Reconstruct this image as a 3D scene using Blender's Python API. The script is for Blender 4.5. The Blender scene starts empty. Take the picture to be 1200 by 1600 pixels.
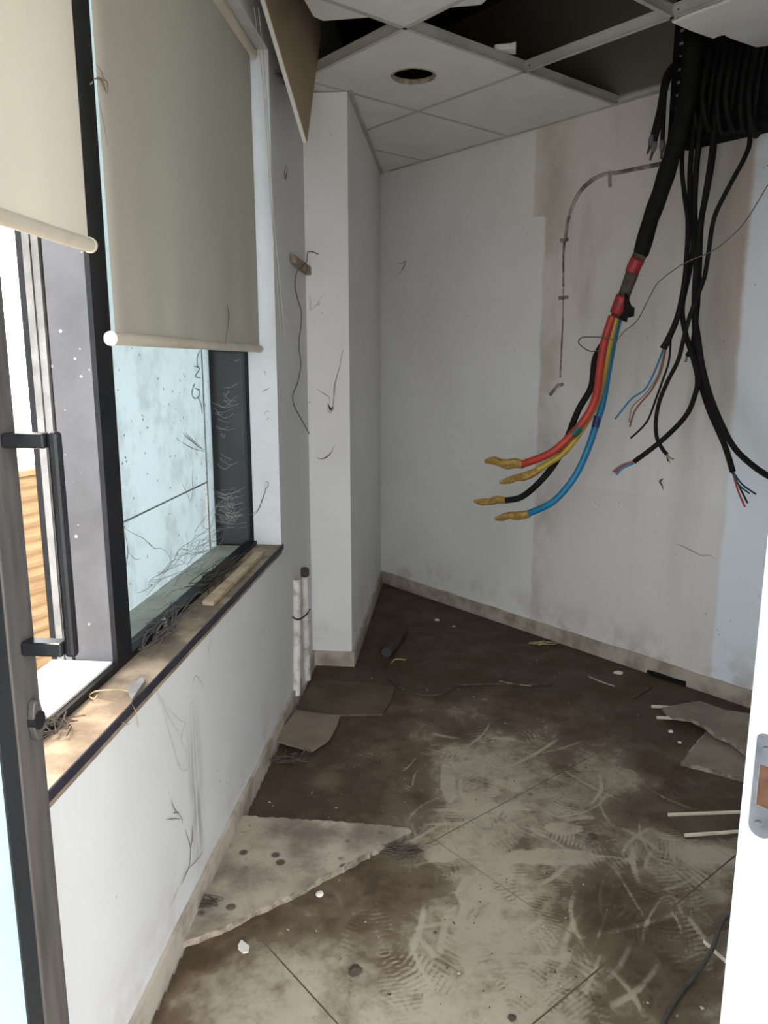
import bpy, math, random
import numpy as np
from mathutils import Vector, noise as mnoise
random.seed(7); rng = np.random.default_rng(11)
sc = bpy.context.scene
COL = sc.collection

# ------------------------------------------------------------------ camera
H = 1.395; F = 1198.0; PT = math.radians(11.05)
cam_d = bpy.data.cameras.new('camera'); cam = bpy.data.objects.new('camera', cam_d); COL.objects.link(cam)
cam_d.sensor_fit = 'VERTICAL'; cam_d.sensor_height = 36.0; cam_d.sensor_width = 27.0
cam_d.lens = 36.0 * F / 1600.0; cam_d.clip_start = 0.02; cam_d.clip_end = 300
cam.location = (0, 0, H); cam.rotation_euler = (math.pi / 2 - PT, 0, 0)
sc.camera = cam
# ------------------------------------------------------------------ overcast sky
w = bpy.data.worlds.new('overcast_sky'); sc.world = w; w.use_nodes = True
bg = w.node_tree.nodes['Background']
bg.inputs['Color'].default_value = (0.955, 0.975, 1.0, 1); bg.inputs['Strength'].default_value = 2.8
sun_d = bpy.data.lights.new('sun', 'SUN'); sun_d.energy = 2.6; sun_d.angle = math.radians(14); sun_d.color = (1.0, 0.76, 0.48)
sun = bpy.data.objects.new('sun', sun_d); COL.objects.link(sun)
sun.rotation_euler = Vector((.466, -.395, -.80)).to_track_quat('-Z', 'Y').to_euler()
sc.view_settings.view_transform = 'Standard'; sc.view_settings.look = 'None'
sc.view_settings.gamma = 1.0; sc.view_settings.use_curve_mapping = False
sc.view_settings.exposure = 1.15

# ------------------------------------------------------------------ frames
CAM = Vector((0, 0, H))
tl = math.atan(112 / 1221.0); L = Vector((math.sin(tl), math.cos(tl), 0)); LN = Vector((math.cos(tl), -math.sin(tl), 0))
th = math.atan(1010 / 1221.0); A = Vector((-math.sin(th), math.cos(th), 0)); B = Vector((math.cos(th), math.sin(th), 0))
UP = Vector((0, 0, 1))
WL = -0.642            # left wall plane along LN
WB = 3.04              # back wall plane along B
AF = 0.356             # room side of the doorway wall along A
ZC = 2.477             # suspended ceiling
ZS = 3.10              # concrete slab
def PL(l, n, z): return L * l + LN * n + UP * z
def PB(a, b, z): return A * a + B * b + UP * z
def PX(x, y, z): return Vector((x, y, z))
def ray(x, y):
    dx = (x - 600) / F; dy = -(y - 800) / F
    return Vector((dx, math.cos(PT) + dy * math.sin(PT), -math.sin(PT) + dy * math.cos(PT)))
def onplane(x, y, p0, n):
    r = ray(x, y); return CAM + r * ((p0 - CAM).dot(n) / r.dot(n))
def fl(x, y, z=0.0): return onplane(x, y, UP * z, UP)
def lw(x, y, off=0.0): return onplane(x, y, LN * (WL + off), LN)
def bw(x, y, off=0.0): return onplane(x, y, B * (WB - off), B)
def cf(x, y, off=0.0): return onplane(x, y, L * (3.35 - off), L)      # face of the boxed-out column
def cs(x, y, off=0.0): return onplane(x, y, LN * (-0.457 + off), LN)   # side of the column

# ------------------------------------------------------------------ materials
class NT:
    def __init__(s, name):
        s.m = bpy.data.materials.new(name); s.m.use_nodes = True; s.t = s.m.node_tree; s.n = s.t.nodes
        s.bsdf = s.n['Principled BSDF']; s.out = s.n['Material Output']
        s.geo = s.n.new('ShaderNodeNewGeometry').outputs['Position']
        s.obj = s.n.new('ShaderNodeTexCoord').outputs['Object']
    def lk(s, v, sock):
        if hasattr(v, 'is_output'): s.t.links.new(v, sock)
        else: sock.default_value = v if not (isinstance(v, tuple) and len(v) == 3 and sock.type == 'RGBA') else (*v, 1)
    def math(s, op, a, b=0.0, c=None, clamp=False):
        n = s.n.new('ShaderNodeMath'); n.operation = op; n.use_clamp = clamp
        s.lk(a, n.inputs[0]); s.lk(b, n.inputs[1])
        if c is not None: s.lk(c, n.inputs[2])
        return n.outputs[0]
    def dot(s, v, d):
        n = s.n.new('ShaderNodeVectorMath'); n.operation = 'DOT_PRODUCT'; s.lk(v, n.inputs[0]); n.inputs[1].default_value = tuple(d); return n.outputs['Value']
    def vscale(s, v, d):
        n = s.n.new('ShaderNodeVectorMath'); n.operation = 'MULTIPLY'; s.lk(v, n.inputs[0]); n.inputs[1].default_value = tuple(d); return n.outputs[0]
    def noise(s, scale, detail=5, vec=None, rough=0.6, dist=0.0):
        n = s.n.new('ShaderNodeTexNoise'); n.inputs['Scale'].default_value = scale; n.inputs['Detail'].default_value = detail
        n.inputs['Roughness'].default_value = rough; n.inputs['Distortion'].default_value = dist
        s.lk(vec if vec is not None else s.obj, n.inputs['Vector']); return n.outputs['Fac']
    def voro(s, scale, vec=None):
        n = s.n.new('ShaderNodeTexVoronoi'); n.inputs['Scale'].default_value = scale
        s.lk(vec if vec is not None else s.obj, n.inputs['Vector']); return n.outputs['Distance']
    def ss(s, v, lo, hi, t0=0.0, t1=1.0):
        n = s.n.new('ShaderNodeMapRange'); n.interpolation_type = 'SMOOTHSTEP'
        s.lk(v, n.inputs[0]); n.inputs[1].default_value = lo; n.inputs[2].default_value = hi
        n.inputs[3].default_value = t0; n.inputs[4].default_value = t1; return n.outputs[0]
    def mix(s, f, c1, c2):
        n = s.n.new('ShaderNodeMix'); n.data_type = 'RGBA'; s.lk(f, n.inputs[0]); s.lk(c1, n.inputs[6]); s.lk(c2, n.inputs[7]); return n.outputs[2]
    def bump(s, h, strength=0.3, dist=0.005):
        n = s.n.new('ShaderNodeBump'); n.inputs['Strength'].default_value = strength; n.inputs['Distance'].default_value = dist
        s.lk(h, n.inputs['Height']); s.t.links.new(n.outputs[0], s.bsdf.inputs['Normal'])
    def fin(s, col, rough=0.7, metal=0.0, spec=0.5):
        s.lk(col, s.bsdf.inputs['Base Color']); s.lk(rough, s.bsdf.inputs['Roughness'])
        s.bsdf.inputs['Metallic'].default_value = metal; s.bsdf.inputs['Specular IOR Level'].default_value = spec
        return s.m
def simple(name, c1, c2=None, scale=6, lo=.35, hi=.7, rough=.7, metal=0, spec=.5, bump=0, bscale=60, stretch=None):
    t = NT(name); c2 = c2 or tuple(v * .8 for v in c1)
    vec = t.vscale(t.obj, stretch) if stretch else None
    col = t.mix(t.ss(t.noise(scale, 6, vec), lo, hi), c1, c2)
    if bump: t.bump(t.noise(bscale, 4, vec), bump, .004)
    return t.fin(col, rough, metal, spec)

def wall_mat(name, base, kind):
    t = NT(name); p = t.geo
    n1 = t.noise(1.3, 5, p); n2 = t.noise(7, 6, p); n3 = t.noise(2.2, 4, p)
    c = t.mix(t.ss(n1, .3, .75), base, tuple(v * f for v, f in zip(base, (.90, .90, .89))))
    z = t.dot(p, UP)
    if kind == 'back':
        a = t.math('ADD', t.dot(p, A), t.math('MULTIPLY', t.math('SUBTRACT', n2, .5), .035))
        z2 = t.math('ADD', z, t.math('MULTIPLY', t.math('SUBTRACT', n2, .5), .05))
        step = t.ss(z2, 2.07, 2.085, 2.475, 2.55)
        inl = t.ss(t.math('SUBTRACT', step, a), -.006, .012)            # right of the left paint edge
        inr = t.ss(t.math('SUBTRACT', a, 1.487), -.012, .02)            # left of the fresh white paint
        band = t.math('MULTIPLY', inl, inr)
        c = t.mix(t.math('MULTIPLY', t.math('SUBTRACT', 1.0, inr), .9), c, (.80, .85, .92))
        c = t.mix(t.math('MULTIPLY', band, .85), c, (.66, .61, .565))
        # primer patch and dirtier square below, both lightened to paint in doorway light
        pat = t.math('MULTIPLY', band, t.math('MULTIPLY', t.ss(z2, .80, .82), t.ss(z2, 1.55, 1.0)))
        c = t.mix(t.math('MULTIPLY', pat, .75), c, (.80, .785, .775))
        low = t.math('MULTIPLY', band, t.ss(z2, .82, .80))
        c = t.mix(t.math('MULTIPLY', low, t.ss(a, 1.7, 2.45, .75, .6)), c, (.77, .745, .745))
        stn = t.noise(3.0, 6, t.vscale(p, (1, 1, .22)), .65)
        c = t.mix(t.math('MULTIPLY', band, t.math('MULTIPLY', t.ss(stn, .46, .68, 0, .66), t.ss(z, .5, 1.6, .3, 1.0))), c, (.47, .415, .37))
        edge = t.math('MULTIPLY', t.ss(t.math('ABSOLUTE', t.math('SUBTRACT', a, 2.43)), .16, .0), t.math('MULTIPLY', band, t.ss(n3, .4, .6)))
        c = t.mix(t.math('MULTIPLY', edge, .7), c, (.46, .385, .31))
        rs = t.math('MULTIPLY', t.math('MULTIPLY', band, t.ss(a, 1.66, 1.50)), t.ss(z, 1.2, 1.7))
        c = t.mix(t.math('MULTIPLY', rs, .7), c, (.47, .38, .33))
        top = t.math('MULTIPLY', t.ss(z, 1.75, 2.3), t.ss(a, 2.2, 1.5))
        c = t.mix(t.math('MULTIPLY', top, t.ss(n2, .35, .65, .1, .5)), c, (.45, .40, .35))
        grime = t.math('MULTIPLY', t.ss(z, .30, .05), t.ss(n2, .45, .65))
        c = t.mix(t.math('MULTIPLY', grime, .6), c, (.45, .40, .34))
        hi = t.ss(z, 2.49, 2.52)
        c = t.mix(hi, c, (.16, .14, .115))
    if kind == 'left':
        l = t.dot(p, L); st = t.noise(9, 4, t.vscale(p, (6, 6, .5)))
        sm = t.math('MULTIPLY', t.ss(t.math('ABSOLUTE', t.math('SUBTRACT', l, 1.74)), .07, .0), t.math('MULTIPLY', t.ss(z, .05, .2), t.ss(z, .62, .35)))
        c = t.mix(t.math('MULTIPLY', sm, t.ss(st, .40, .58, .1, .8)), c, (.27, .26, .25))
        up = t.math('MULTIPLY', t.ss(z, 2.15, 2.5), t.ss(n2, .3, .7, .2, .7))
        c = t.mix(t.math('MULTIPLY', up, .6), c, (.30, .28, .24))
        c = t.mix(t.math('MULTIPLY', t.math('MULTIPLY', t.ss(z, .35, .05), t.ss(n2, .45, .65)), .5), c, (.50, .46, .40))
    if kind == 'column':
        c = t.mix(t.math('MULTIPLY', t.math('MULTIPLY', t.ss(z, .35, .05), t.ss(n2, .45, .65)), .4), c, (.50, .46, .40))
    sp = t.math('MULTIPLY', t.ss(t.voro(26, p), .10, .045), t.ss(t.noise(3.1, 3, p), .53, .62))
    c = t.mix(t.math('MULTIPLY', sp, .75), c, (.16, .13, .11))
    t.bump(t.noise(28, 6, p), .18, .006)
    return t.fin(c, .82, 0, .3)

M = {}
M['wall_left'] = wall_mat('painted_plaster_left', (.665, .67, .675), 'left')
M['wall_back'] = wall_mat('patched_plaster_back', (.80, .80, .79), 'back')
M['wall_col'] = wall_mat('painted_plaster_column', (.78, .78, .775), 'column')
M['wall_plain'] = wall_mat('painted_plaster_front', (.78, .78, .78), 'front')
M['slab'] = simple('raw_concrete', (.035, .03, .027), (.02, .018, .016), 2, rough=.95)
M['ctile'] = simple('mineral_ceiling_tile', (.74, .73, .71), (.66, .65, .63), 3, rough=.9, bump=.15, bscale=140)
M['ctile_edge'] = simple('torn_tile_edge', (.50, .42, .32), (.26, .21, .15), 30, rough=.95, bump=.4)
M['ctan'] = simple('tan_board_back', (.36, .27, .17), (.27, .20, .12), 3, rough=.9, stretch=(1, 1, 1))
M['tbar'] = simple('painted_steel_grid', (.50, .49, .46), (.36, .345, .315), 4, rough=.5)
M['hole'] = simple('dark_steel', (.05, .05, .05), rough=.6)
M['skirt'] = simple('muddy_skirting', (.48, .43, .36), (.28, .23, .175), 9, .38, .68, rough=.75, bump=.2)
M['black'] = simple('black_aluminium', (.007, .008, .010), (.014, .014, .017), 8, rough=.5, spec=.2)
M['blackpaint'] = simple('black_paint_edge', (.012, .011, .022), (.03, .028, .035), 20, rough=.6)
t = NT('weathered_grey_cladding'); c = t.mix(t.ss(t.noise(5, 6), .3, .75), (.11, .11, .12), (.06, .06, .065))
c = t.mix(t.math('MULTIPLY', t.ss(t.voro(34), .14, .08), t.ss(t.noise(9, 3), .5, .56)), c, (.75, .75, .75)); M['clad'] = t.fin(c, .45)
M['clad2'] = simple('worn_grey_strip', (.26, .25, .245), (.15, .145, .14), 12, rough=.5)
M['sill'] = simple('dusty_sill_board', (.36, .28, .20), (.16, .12, .085), 7, .38, .62, rough=.85, bump=.4, bscale=50)
M['ledge'] = simple('dusty_outer_ledge', (.52, .52, .46), (.36, .36, .32), 9, rough=.8, bump=.2)
M['ledge_lit'] = simple('sunlit_ledge_copy', (.80, .76, .70), (.66, .61, .54), 9, rough=.8)  # lighter copy of the ledge, sun glare put into its colour
M['matte'] = simple('matte_black_lining', (.006, .007, .009), (.012, .012, .014), 8, rough=.95, spec=.1)
M['wood'] = simple('bare_timber', (.52, .40, .27), (.36, .26, .16), 8, rough=.8, stretch=(2, 2, 14))
M['rod'] = simple('cream_plastic', (.60, .54, .44), (.52, .465, .37), 10, rough=.5)
def fabric():
    t = NT('blind_fabric'); n = t.n; wv = t.noise(2.2, 4, t.vscale(t.obj, (1, 1, .35)))
    c = t.mix(t.ss(wv, .35, .7), (.47, .44, .37), (.43, .40, .335))
    d = n.new('ShaderNodeBsdfDiffuse'); tr = n.new('ShaderNodeBsdfTranslucent'); mx = n.new('ShaderNodeMixShader')
    t.lk(c, d.inputs[0]); t.lk(c, tr.inputs[0]); mx.inputs[0].default_value = .13
    t.t.links.new(d.outputs[0], mx.inputs[1]); t.t.links.new(tr.outputs[0], mx.inputs[2]); t.t.links.new(mx.outputs[0], t.out.inputs[0]); return t.m
M['fabric'] = fabric()
def film():
    t = NT('blue_white_film'); n = t.n
    dirt = t.math('MULTIPLY', t.ss(t.noise(6, 7, None, .7), .44, .68), .6)
    c = t.mix(dirt, (.61, .735, .82), (.40, .43, .44))
    sp = t.math('MULTIPLY', t.ss(t.voro(30), .15, .07), t.ss(t.noise(5, 3), .47, .54)); c = t.mix(sp, c, (.10, .09, .08))
    d = n.new('ShaderNodeBsdfDiffuse'); tr = n.new('ShaderNodeBsdfTranslucent'); mx = n.new('ShaderNodeMixShader')
    t.lk(c, d.inputs[0]); t.lk(c, tr.inputs[0]); mx.inputs[0].default_value = .17
    t.t.links.new(d.outputs[0], mx.inputs[1]); t.t.links.new(tr.outputs[0], mx.inputs[2]); t.t.links.new(mx.outputs[0], t.out.inputs[0]); return t.m
M['film'] = film()
def glass():
    t = NT('dusty_window_glass'); n = t.n
    tp = n.new('ShaderNodeBsdfTransparent'); tp.inputs[0].default_value = (.95, .98, .98, 1)
    g = n.new('ShaderNodeBsdfGlossy'); g.inputs['Roughness'].default_value = .03
    lwt = n.new('ShaderNodeLayerWeight'); fr = t.n.new('ShaderNodeMath'); fr.operation = 'MULTIPLY_ADD'; t.lk(t.math('POWER', lwt.outputs['Facing'], 5.0), fr.inputs[0]); fr.inputs[1].default_value = .25; fr.inputs[2].default_value = .006
    mx = n.new('ShaderNodeMixShader'); t.t.links.new(fr.outputs[0], mx.inputs[0]); t.t.links.new(tp.outputs[0], mx.inputs[1]); t.t.links.new(g.outputs[0], mx.inputs[2])
    d = n.new('ShaderNodeBsdfDiffuse'); d.inputs[0].default_value = (.6, .6, .55, 1)
    m2 = n.new('ShaderNodeMixShader'); t.lk(t.math('ADD', t.ss(t.noise(4, 6), .5, .75, 0, .05), .004), m2.inputs[0])
    t.t.links.new(mx.outputs[0], m2.inputs[1]); t.t.links.new(d.outputs[0], m2.inputs[2]); t.t.links.new(m2.outputs[0], t.out.inputs[0]); return t.m
M['glass'] = glass()
M['doorframe'] = simple('bronze_door_stile', (.085, .076, .070), (.05, .046, .043), 9, rough=.42, stretch=(6, 6, .6))
M['gasket'] = simple('black_gasket', (.012, .014, .016), rough=.6)
M['doorglass'] = simple('frosted_door_glass', (.50, .64, .67), (.45, .58, .61), 3, rough=.12)
M['handle'] = simple('black_handle_paint', (.009, .009, .010), (.015, .015, .017), 10, rough=.3, spec=.3)
M['jamb'] = simple('white_gloss_jamb', (.70, .71, .735), (.63, .635, .66), 4, rough=.35)
M['steel'] = simple('scuffed_steel', (.22, .22, .24), (.14, .14, .155), 25, rough=.42, metal=.7)
M['rawwood'] = simple('raw_wood_mortise', (.13, .055, .025), (.06, .025, .012), 30, rough=.85)
t = NT('cream_floor_tile'); c = t.mix(t.ss(t.noise(3.5, 6, t.geo), .35, .7), (.44, .385, .30), (.36, .308, .235))
c = t.mix(t.ss(t.noise(17, 7, t.geo, .72), .48, .66, 0, .55), c, (.25, .205, .15)); c = t.mix(t.ss(t.noise(70, 4, t.geo), .60, .72, 0, .4), c, (.17, .135, .10)); M['tile'] = t.fin(c, t.ss(t.noise(9, 4, t.geo), .3, .7, .32, .6))
M['grout'] = simple('dark_grout', (.055, .045, .036), rough=.9)
M['ground'] = simple('outdoor_concrete', (.58, .56, .53), (.50, .48, .45), 1.5, rough=.9)
M['slat'] = simple('tan_timber_slat', (.40, .27, .14), (.30, .19, .095), 5, rough=.75, stretch=(1, 1, 8))
def board_mat(name, c1, c2, sp=1.0):
    t = NT(name); c = t.mix(t.ss(t.noise(6, 7, t.geo), .36, .66), c1, c2)
    c = t.mix(t.math('MULTIPLY', t.ss(t.voro(15, t.geo), .26, .14), t.ss(t.noise(5, 2, t.geo), .46, .54, 0, sp)), c, tuple(v * .45 for v in c2))
    c = t.mix(t.ss(t.noise(40, 5, t.geo), .58, .72, 0, .5), c, c2); t.bump(t.noise(40, 5, t.geo), .4, .004); return t.fin(c, .85, 0, .3)
M['board'] = board_mat('wet_plaster_board', (.43, .37, .295), (.19, .155, .12))
M['board_m'] = board_mat('mud_stained_board', (.30, .25, .195), (.21, .17, .13), 0.0)
M['board_edge'] = simple('crumbled_board_edge', (.40, .335, .265), (.17, .138, .105), 22, .36, .62, rough=.95, bump=.7, bscale=90)
M['card'] = simple('muddy_cardboard', (.25, .20, .145), (.18, .14, .10), 6, rough=.9)
M['mudboard'] = simple('mud_coated_panel', (.14, .108, .078), (.095, .07, .05), 6, rough=.9, spec=.1)
M['strip'] = simple('pale_plastic_strip', (.72, .67, .54), (.60, .55, .43), 20, rough=.6)
M['cable'] = simple('black_cable_sheath', (.006, .006, .0065), (.011, .0105, .010), 30, rough=.7, spec=.2)
M['tape'] = simple('black_tape', (.006, .006, .006), (.011, .0105, .010), 40, rough=.75, spec=.2, bump=.6, bscale=50)
M['red'] = simple('red_insulation', (.46, .040, .022), (.34, .03, .018), 12, rough=.45)
M['redtape'] = simple('red_tape', (.36, .02, .025), (.2, .015, .015), 40, rough=.5)
M['yellow'] = simple('yellow_insulation', (.48, .34, .03), (.36, .25, .03), 12, rough=.45)
M['blue'] = simple('blue_insulation', (.008, .19, .38), (.008, .15, .30), 12, rough=.45)
M['navy'] = simple('navy_tape', (.012, .02, .14), rough=.5)
M['green'] = simple('green_tape', (.01, .10, .07), rough=.5)
M['brown'] = simple('brown_insulation', (.22, .06, .035), rough=.5)
M['greywire'] = simple('grey_insulation', (.22, .21, .16), rough=.5)
M['brass'] = simple('crumpled_gold_foil', (.50, .32, .09), (.30, .17, .04), 60, rough=.4, metal=.35, bump=.8, bscale=80)
M['dirt'] = simple('dark_dirt', (.05, .04, .032), (.10, .08, .06), 30, rough=.95, bump=.5)
M['trace'] = simple('old_paint_residue', (.11, .088, .07), (.42, .37, .33), 13, .40, .66, rough=.95, bump=.5)
M['rust'] = simple('rusty_pipe', (.06, .035, .025), (.035, .022, .018), 14, rough=.8)
M['pvc'] = simple('dirty_white_conduit', (.68, .66, .62), (.36, .31, .25), 22, .45, .66, rough=.6)
M['chip'] = simple('white_plaster_chip', (.78, .75, .69), rough=.85)
M['straw'] = simple('pale_straw', (.48, .38, .20), rough=.8)
M['web_d'] = simple('dusty_dark_cobweb', (.13, .12, .115), rough=.95)
M['web_g'] = simple('grey_cobweb', (.40, .39, .38), rough=.95)
M['web_w'] = simple('pale_cobweb', (.62, .62, .58), rough=.95)
M['chain'] = simple('bead_chain', (.55, .52, .46), rough=.5)
M['ink'] = simple('faded_marker', (.34, .42, .47), rough=.8)
t = NT('dried_mud'); n = t.n
at = n.new('ShaderNodeAttribute'); at.attribute_name = 'mud'; v = at.outputs['Fac']
vn = t.math('ADD', v, t.math('MULTIPLY', t.math('SUBTRACT', t.noise(45, 5, t.geo), .5), .22))
c = t.mix(t.ss(vn, .25, .95), (.27, .21, .142), (.078, .053, .034))
c = t.mix(t.ss(t.noise(9, 6, t.geo), .45, .75, 0, .35), c, (.16, .118, .08))
t.lk(c, t.bsdf.inputs['Base Color']); t.lk(t.ss(t.noise(6, 4, t.geo), .3, .7, .45, .75), t.bsdf.inputs['Roughness']); t.bsdf.inputs['Specular IOR Level'].default_value = .16
t.lk(t.ss(vn, .08, .85), t.bsdf.inputs['Alpha']); t.bump(t.noise(60, 5, t.geo), .25, .003); M['mud'] = t.m

# ------------------------------------------------------------------ mesh helpers
class MB:
    def __init__(s): s.v = []; s.f = []; s.mi = []; s.cur = 0
    def add(s, vs, fs):
        o = len(s.v); s.v += [tuple(x) for x in vs]; s.f += [tuple(i + o for i in f) for f in fs]; s.mi += [s.cur] * len(fs); return s
    def box(s, P, u0, u1, v0, v1, z0, z1):
        c = [P(u, v, z) for z in (z0, z1) for (u, v) in ((u0, v0), (u1, v0), (u1, v1), (u0, v1))]
        return s.add(c, [(3, 2, 1, 0), (4, 5, 6, 7), (0, 1, 5, 4), (1, 2, 6, 5), (2, 3, 7, 6), (3, 0, 4, 7)])
    def prism(s, pts, d):
        """polygon pts (3D) extruded by vector d"""
        n = len(pts); top = [p + d for p in pts]
        return s.add(list(pts) + top, [tuple(range(n))[::-1], tuple(range(n, 2 * n))] + [(i, (i + 1) % n, n + (i + 1) % n, n + i) for i in range(n)])
    def tube(s, pts, r, seg=8, sub=5, cap=True, ell=None):
        P = smooth(pts, sub) if sub > 1 else [Vector(p) for p in pts]
        n = len(P)
        if not isinstance(r, (list, tuple)): R = [r] * n
        else:
            R = [r[min(int(i / max(n - 1, 1) * (len(r) - 1)), len(r) - 2)] * (1 - fr) + r[min(int(i / max(n - 1, 1) * (len(r) - 1)) + 1, len(r) - 1)] * fr
                 for i in range(n) for fr in [(i / max(n - 1, 1) * (len(r) - 1)) - min(int(i / max(n - 1, 1) * (len(r) - 1)), len(r) - 2)]]
        vs = []; up = None
        for i in range(n):
            t = (P[min(i + 1, n - 1)] - P[max(i - 1, 0)]).normalized()
            if up is None:
                up = Vector((0, 0, 1)) if abs(t.z) < .9 else Vector((1, 0, 0))
            x = (up - t * up.dot(t)); x = x.normalized() if x.length > 1e-6 else t.orthogonal().normalized(); up = x; y = t.cross(x)
            for k in range(seg):
                an = 2 * math.pi * k / seg; vs.append(P[i] + (x * math.cos(an) + y * math.sin(an)) * R[i])
        fs = [(i * seg + k, i * seg + (k + 1) % seg, (i + 1) * seg + (k + 1) % seg, (i + 1) * seg + k) for i in range(n - 1) for k in range(seg)]
        if cap: fs += [tuple(range(seg))[::-1], tuple(range((n - 1) * seg, n * seg))]
        return s.add(vs, fs)
    def build(s, name, mats, parent=None, smooth_=False, bevel=0):
        me = bpy.data.meshes.new(name); me.from_pydata([tuple(x) for x in s.v], [], s.f)
        if not isinstance(mats, (list, tuple)): mats = [mats]
        for m in mats: me.materials.append(M[m] if isinstance(m, str) else m)
        if len(mats) > 1: me.polygons.foreach_set('material_index', s.mi)
        if smooth_: me.polygons.foreach_set('use_smooth', [True] * len(me.polygons))
        me.update(); fix_normals(me)
        o = bpy.data.objects.new(name, me); COL.objects.link(o); o.parent = parent
        if bevel:
            b = o.modifiers.new('bevel', 'BEVEL'); b.width = bevel; b.segments = 2; b.limit_method = 'ANGLE'
        return o
import bmesh
def fix_normals(me):
    bm = bmesh.new(); bm.from_mesh(me); bmesh.ops.recalc_face_normals(bm, faces=bm.faces); bm.to_mesh(me); bm.free()
def smooth(pts, sub):
    P = [Vector(p) for p in pts]; out = []
    if len(P) < 3: sub = max(2, sub)
    for i in range(len(P) - 1):
        p0 = P[max(i - 1, 0)]; p1 = P[i]; p2 = P[i + 1]; p3 = P[min(i + 2, len(P) - 1)]
        for k in range(sub):
            t = k / sub
            out.append(.5 * ((2 * p1) + (p2 - p0) * t + (2 * p0 - 5 * p1 + 4 * p2 - p3) * t * t + (3 * p1 - p0 - 3 * p2 + p3) * t ** 3))
    out.append(P[-1]); return out
def tag(o, label=None, cat=None, group=None, kind=None):
    if label: o['label'] = label
    if cat: o['category'] = cat
    if group: o['group'] = group
    if kind: o['kind'] = kind
    return o
def empty(name, loc):
    o = bpy.data.objects.new(name, None); COL.objects.link(o); o.location = loc; o.empty_display_size = .05; return o
def reparent(root):
    """parts are modelled in world space: keep them there under an offset empty"""
    for c in root.children: c.matrix_parent_inverse = inv_loc(root)
def inv_loc(root):
    from mathutils import Matrix
    return Matrix.Translation(-root.location)
def struct(o, label=None): o['kind'] = 'structure'; o['label'] = label or o.name.replace('_', ' '); return o

# ================================================================== STRUCTURE
def clip(poly, nrm, d, keep_ge=True):
    out = []
    for i in range(len(poly)):
        p, q = poly[i], poly[(i + 1) % len(poly)]
        sp = (p.dot(nrm) - d) * (1 if keep_ge else -1); sq = (q.dot(nrm) - d) * (1 if keep_ge else -1)
        if sp >= 0: out.append(p)
        if (sp >= 0) != (sq >= 0): out.append(p + (q - p) * (sp / (sp - sq)))
    return out
# floor: dark bed + single tiles
room = [PB(-.15 + .37, -6, 0), PB(.22, 6, 0), PB(6, 6, 0), PB(6, -6, 0)]
room = clip(clip(room, LN, WL), B, WB, False)
floor = struct(MB().prism([p + UP * -.06 for p in room], UP * .056).build('floor', 'grout'), 'muddy tiled floor of the stripped room')
PITCH = .605
for i in range(-1, 9):
    for j in range(-2, 6):
        a0 = 1.485 - 2 * PITCH + i * PITCH; b0 = 1.425 - 3 * PITCH + j * PITCH; g = .0024
        q = [PB(a0 + g, b0 + g, 0), PB(a0 + PITCH - g, b0 + g, 0), PB(a0 + PITCH - g, b0 + PITCH - g, 0), PB(a0 + g, b0 + PITCH - g, 0)]
        q = clip(clip(clip(q, LN, WL + .002), B, WB - .002, False), A, .222)
        if len(q) < 3: continue
        m = MB().prism([p + UP * -.006 for p in q], UP * .006); m.build('floor_tile', 'tile', floor)
# outdoor ground
struct(MB().box(PX, -14, 14, -14, 20, -.16, -.08).build('ground', 'ground'), 'pale concrete ground outside')

# left wall: one mesh with the window opening
W0, W1, ZW0, ZW1 = .30, 2.765, .70, 2.42
NO = -.92
m = MB()
m.box(PL, -.75, 3.5, WL, NO, -.08, ZW0); m.box(PL, -.75, 3.5, WL, NO, ZW1, ZS)
m.box(PL, -.75, W0, WL, NO, ZW0, ZW1); m.box(PL, W1, 3.5, WL, -.747, ZW0, ZW1); m.box(PL, W1 + .05, 3.5, -.747, NO, ZW0, ZW1)
m.box(PL, 3.5, 5.4, WL, NO, -.08, ZS)
struct(m.build('wall_left', 'wall_left'), 'white window wall on the left')
struct(MB().box(PL, 3.35, 5.3, WL - .01, -.457, -.01, 2.474).build('wall_column', 'wall_col', bevel=.004), 'boxed out white pier in the left corner')
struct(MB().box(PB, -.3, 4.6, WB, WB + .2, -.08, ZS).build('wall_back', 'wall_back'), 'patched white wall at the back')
# doorway wall with opening
J0, J1, DH = -.46, .826, 2.12
m = MB(); m.box(PB, .206, AF, -1.2, J0, -.08, ZS); m.box(PB, .206, AF, J1 + .03, WB + .2, -.08, ZS); m.box(PB, .206, AF, J0, J1 + .03, DH, ZS)
struct(m.build('wall_front', 'wall_plain'), 'white wall with the doorway')
# door jamb (white frame) with strike plate
jam = struct(MB().box(PB, .19, AF, J1, J1 + .03, -.005, DH).build('trim_1', 'jamb', bevel=.003), 'white painted door jamb with a steel strike plate')
MB().box(PB, .19, AF, J0, J1, DH - .03, DH).build('head', 'jamb', jam)
za, zb = .868, .992
m = MB()     # plate drawn as a frame around the mortise, rounded ends
pa0, pa1 = AF - .012, AF - .038; N = 8
def jp(a, z): return PB(a, J1 - .0022, z)
ca = (pa0 + pa1) / 2; ra = abs(pa0 - pa1) / 2
outer = []
for k in range(N + 1): an = math.pi * k / N; outer.append((ca + ra * math.cos(an), zb - .006 + .006 * math.sin(an)))
for k in range(N + 1): an = math.pi + math.pi * k / N; outer.append((ca + ra * math.cos(an), za + .012 + .012 * math.sin(an)))
ha0, ha1, hz0, hz1 = ca - .0075, ca + .0075, .905, .955
nn = len(outer); inner = []
for (aa, zz) in outer:
    inner.append((min(max(aa, ha0), ha1), min(max(zz, hz0), hz1)))
for off in (0, 1):
    pass
vs = [jp(*p) for p in outer] + [jp(*p) for p in inner] + [PB(p[0], J1 + .001, p[1]) for p in outer]
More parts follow.
